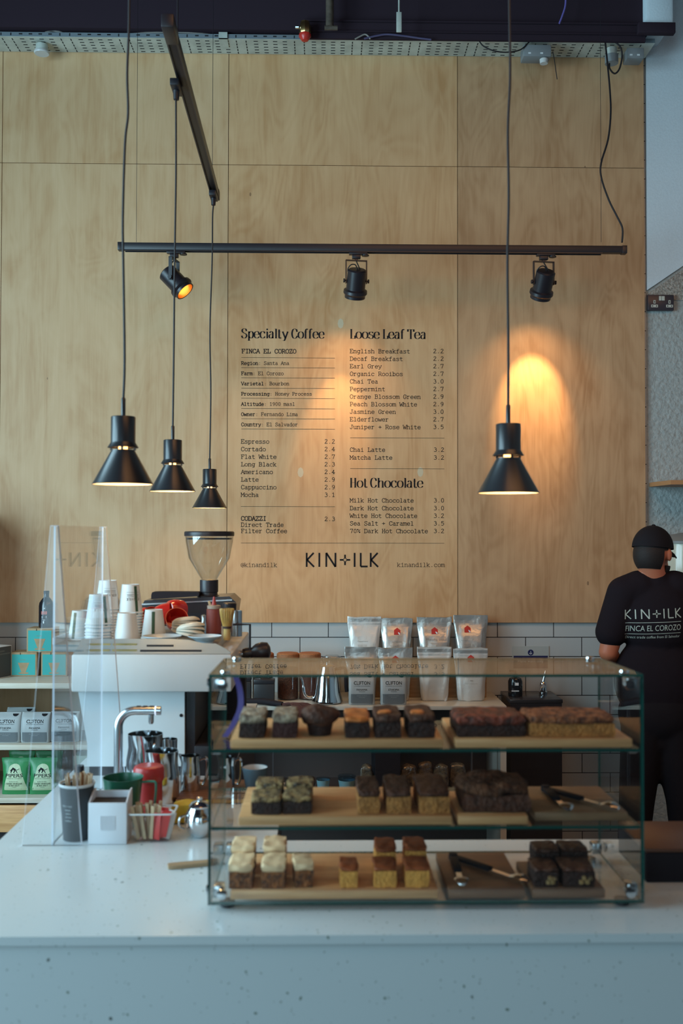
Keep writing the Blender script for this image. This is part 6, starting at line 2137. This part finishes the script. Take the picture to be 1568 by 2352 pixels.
Hc = P(1499, 1268)
HM = Matrix.Translation(Hc) @ Matrix.Rotation(R(-42), 4, 'Z') @ Matrix.Rotation(R(-6), 4, 'X')
shL, shR = P(1432, 1362, 4.62), P(1592, 1362, 4.63)
elL, elR = P(1396, 1498, 4.62), P(1628, 1500, 4.62)
wrL, wrR = P(1424, 1530, 4.86), P(1598, 1530, 4.86)
hipL, hipR = P(1478, 1672), P(1540, 1672)
knL, knR = P(1462, 1835, 4.64), P(1570, 1835, 4.60)
anL, anR = Vector((P(1452, 1990).x, .02, .085)), Vector((P(1578, 1990).x, -.02, .085))
chest = P(1510, 1420)
waist = P(1510, 1560)
nk = P(1502, 1332)
b = MB()
ell(b, (0, 0, .012), (.076, .096, .098), HM)
ell(b, (0, .030, -.062), (.058, .066, .056), HM)
ell(b, (0, .060, -.092), (.030, .034, .026), HM)
limb(b, [HM @ Vector((0, .096, .010)), HM @ Vector((0, .116, -.026))], [.009, .014])
limb(b, [HM @ Vector((-.045, .082, .028)), HM @ Vector((.045, .082, .028))], [.012, .012])
limb(b, [HM @ Vector((-.020, .090, -.062)), HM @ Vector((.020, .090, -.062))], [.008, .008])
for s_ in (-1, 1):
    ell(b, (s_ * .083, -.006, -.014), (.010, .018, .031), HM)
limb(b, [HM @ Vector((0, -.028, -.055)), nk, chest], [.056, .060, .10])
ell(b, chest, (.165, .105, .17))
ell(b, waist, (.155, .105, .17))
ell(b, (hipL + hipR) / 2 + Vector((0, 0, .06)), (.165, .115, .13))
limb(b, [(nk + shL) / 2, shL, elL, wrL], [.07, .062, .043, .029])
limb(b, [(nk + shR) / 2, shR, elR, wrR], [.07, .062, .043, .029])
limb(b, [hipL, knL, anL], [.085, .058, .042])
limb(b, [hipR, knR, anR], [.085, .058, .042])
for an in (anL, anR):
    limb(b, [an + Vector((0, -.03, -.045)), an + Vector((0, .15, -.055))], [.036, .028])
for wr, s_ in ((wrL, 1), (wrR, -1)):
    pal = wr + Vector((s_ * .012, .075, -.006))
    limb(b, [wr, pal], [.026, .024])
    ell(b, pal, (.040, .046, .017))
    for k_, (fx, ln) in enumerate(((-.030, .062), (-.010, .074), (.010, .078), (.030, .070))):
        f0 = pal + Vector((fx * s_ * -1, .040, 0))
        limb(b, [f0, f0 + Vector((0, ln * .5, -.006)), f0 + Vector((0, ln * .78, -.026)), f0 + Vector((0, ln * .82, -.042))], [.0095, .009, .0082, .0075])
    th = pal + Vector((s_ * .036, -.015, -.004))
    limb(b, [th, th + Vector((s_ * .020, .030, -.012)), th + Vector((s_ * .018, .052, -.026))], [.0115, .0100, .0085])
body = fused('body', b, SKIN, man, .0065, 5)
for s_ in (-1, 1):
    obj('eye', ell(MB(), (s_ * .033, .086, .006), (.012, .011, .011), HM, 16), mat('eye_white', (.6, .58, .54), .2), man)

sh = MB()
limb(sh, [nk + Vector((0, 0, -.008)), chest], [.069, .10])
limb(sh, [shL, nk + Vector((0, 0, -.045)), shR], [.074, .078, .074])
ell(sh, chest + Vector((0, -.004, .0)), (.186, .124, .185))
ell(sh, waist, (.205, .125, .22))
ell(sh, waist + Vector((0, 0, -.15)), (.172, .122, .14))
for s0, e0 in ((shL, elL), (shR, elR)):
    mid = s0.lerp(e0, .66)
    limb(sh, [(nk + s0) / 2 + Vector((0, 0, -.004)), s0, mid + Vector((-.010 if s0 is shL else .010, 0, 0))], [.080, .078, .074])
shirt = fused('t_shirt', sh, SHIRT, man, .009, 8)
# back print
bp = MB()
l_ = P(1423, 1419)
r_ = P(1542, 1413)
kin_ilk(bp, l_.x, r_.x, l_.z, .043, .055)
zq = l_.z
for d_ in (.0165, .068):
    bp.patch(lambda v: l_.x + .004, lambda v: r_.x, zq - d_ - .0022, zq - d_, 24, 1)
txt(bp, 'FINCA EL COROZO', (l_.x + r_.x) / 2 + .003, zq - .056, .027, 'c', (r_.x - l_.x) * .97)
txt(bp, 'Direct trade coffee from El Salvador', (l_.x + r_.x) / 2 + .003, zq - .090, .0125, 'c', (r_.x - l_.x) * .95)
sl_ = (r_.z - l_.z) / (r_.x - l_.x)
bp.warp(lambda v: (v.x, v.y, v.z + (v.x - l_.x) * sl_))
bmesh.ops.triangulate(bp.bm, faces=bp.bm.faces[:])
obj('back_print', decal(bp, shirt, .0022), mat('pale_shirt_print', (.50, .56, .50), .7), shirt, 0)

tr = MB()
ell(tr, (hipL + hipR) / 2 + Vector((0, 0, .07)), (.182, .128, .15))
limb(tr, [hipL + Vector((0, 0, .02)), knL, anL + Vector((0, 0, .03))], [.104, .082, .066])
limb(tr, [hipR + Vector((0, 0, .02)), knR, anR + Vector((0, 0, .03))], [.104, .082, .066])
ell(tr, (hipL + hipR) / 2 + Vector((0, 0, -.04)), (.09, .09, .09))
fused('trousers', tr, TROUS, man, .010, 6)
for an in (anL, anR):
    s2 = MB()
    limb(s2, [an + Vector((0, -.035, -.040)), an + Vector((0, .06, -.035)), an + Vector((0, .16, -.048))], [.044, .044, .034])
    s2.warp(lambda v: (v.x, v.y, max(v.z, .001)))
    fused('shoe', s2, BLACK_MATT, man, .007, 3)

# cap, hair, beard


def shell(c, r, keep, th, M):
    """part of an ellipsoid kept where keep(u) holds, given thickness"""
    t = MB()
    ell(t, (0, 0, 0), (1, 1, 1), None, 48)
    bmesh.ops.subdivide_edges(t.bm, edges=t.bm.edges[:], cuts=1)
    dead = [v for v in t.bm.verts if not keep(v.co.normalized())]
    bmesh.ops.delete(t.bm, geom=dead, context='VERTS')
    for v in t.bm.verts:
        v.co = v.co.normalized()
    base = [v.co.copy() for v in t.bm.verts]
    t.bm.verts.index_update()
    fs = [[v.index for v in f.verts] for f in t.bm.faces]
    bd = [(e.verts[0].index, e.verts[1].index) for e in t.bm.edges if e.is_boundary]
    t.bm.free()
    n = len(base)
    out = MB()
    S1 = [Vector((c[0] + u.x * r[0], c[1] + u.y * r[1], c[2] + u.z * r[2])) for u in base]
    S0 = [Vector((c[0] + u.x * (r[0] - th), c[1] + u.y * (r[1] - th), c[2] + u.z * (r[2] - th))) for u in base]
    out.add(S1 + S0, fs + [[i + n for i in f][::-1] for f in fs] + [(a, b_, b_ + n, a + n) for a, b_ in bd], M)
    return out


cap = obj('cap_crown', shell((0, -.004, .018), (.090, .112, .106), lambda u: u.z > -.06 - .10 * (u.y < 0) * abs(u.y), .004, HM), CAPM, man, 70)
cap.name = 'cap'
m = MB()
rows = []
for i in range(9):
    u = -1 + i / 4
    x_ = u * .078
    y0_ = .108 * math.sqrt(max(.05, 1 - (x_ / .088) ** 2)) - .006
    y1_ = y0_ + .088 * math.sqrt(max(0.02, 1 - u * u * .85))
    zc_ = .016 - .016 * u * u
    rows.append([(x_, y0_, zc_ + .003), (x_, (y0_ + y1_) / 2, zc_ - .004), (x_, y1_, zc_ - .020), (x_, y1_, zc_ - .023), (x_, (y0_ + y1_) / 2, zc_ - .008), (x_, y0_, zc_ - .001)])
obj('cap_brim', m.loft(rows, HM), CAPM, cap, 50)
obj('cap_button', ell(MB(), (0, -.004, .125), (.009, .009, .005), HM, 16), CAPM, cap)
hr_ = shell((0, -.008, -.012), (.083, .103, .100), lambda u: u.z < .66 and u.z > -.82 and (u.y < .10) and not (abs(u.x) > .80 and u.y > -.30 and u.z < .10), .012, HM)
obj('hair', hr_, HAIR, man, 70)
bd_ = shell((0, .026, -.060), (.068, .080, .068), lambda u: u.z < .10 and u.y > -.35 and not (u.y > .86 and u.z > -.25), .010, HM)
obj('beard', bd_, HAIR, man, 70)
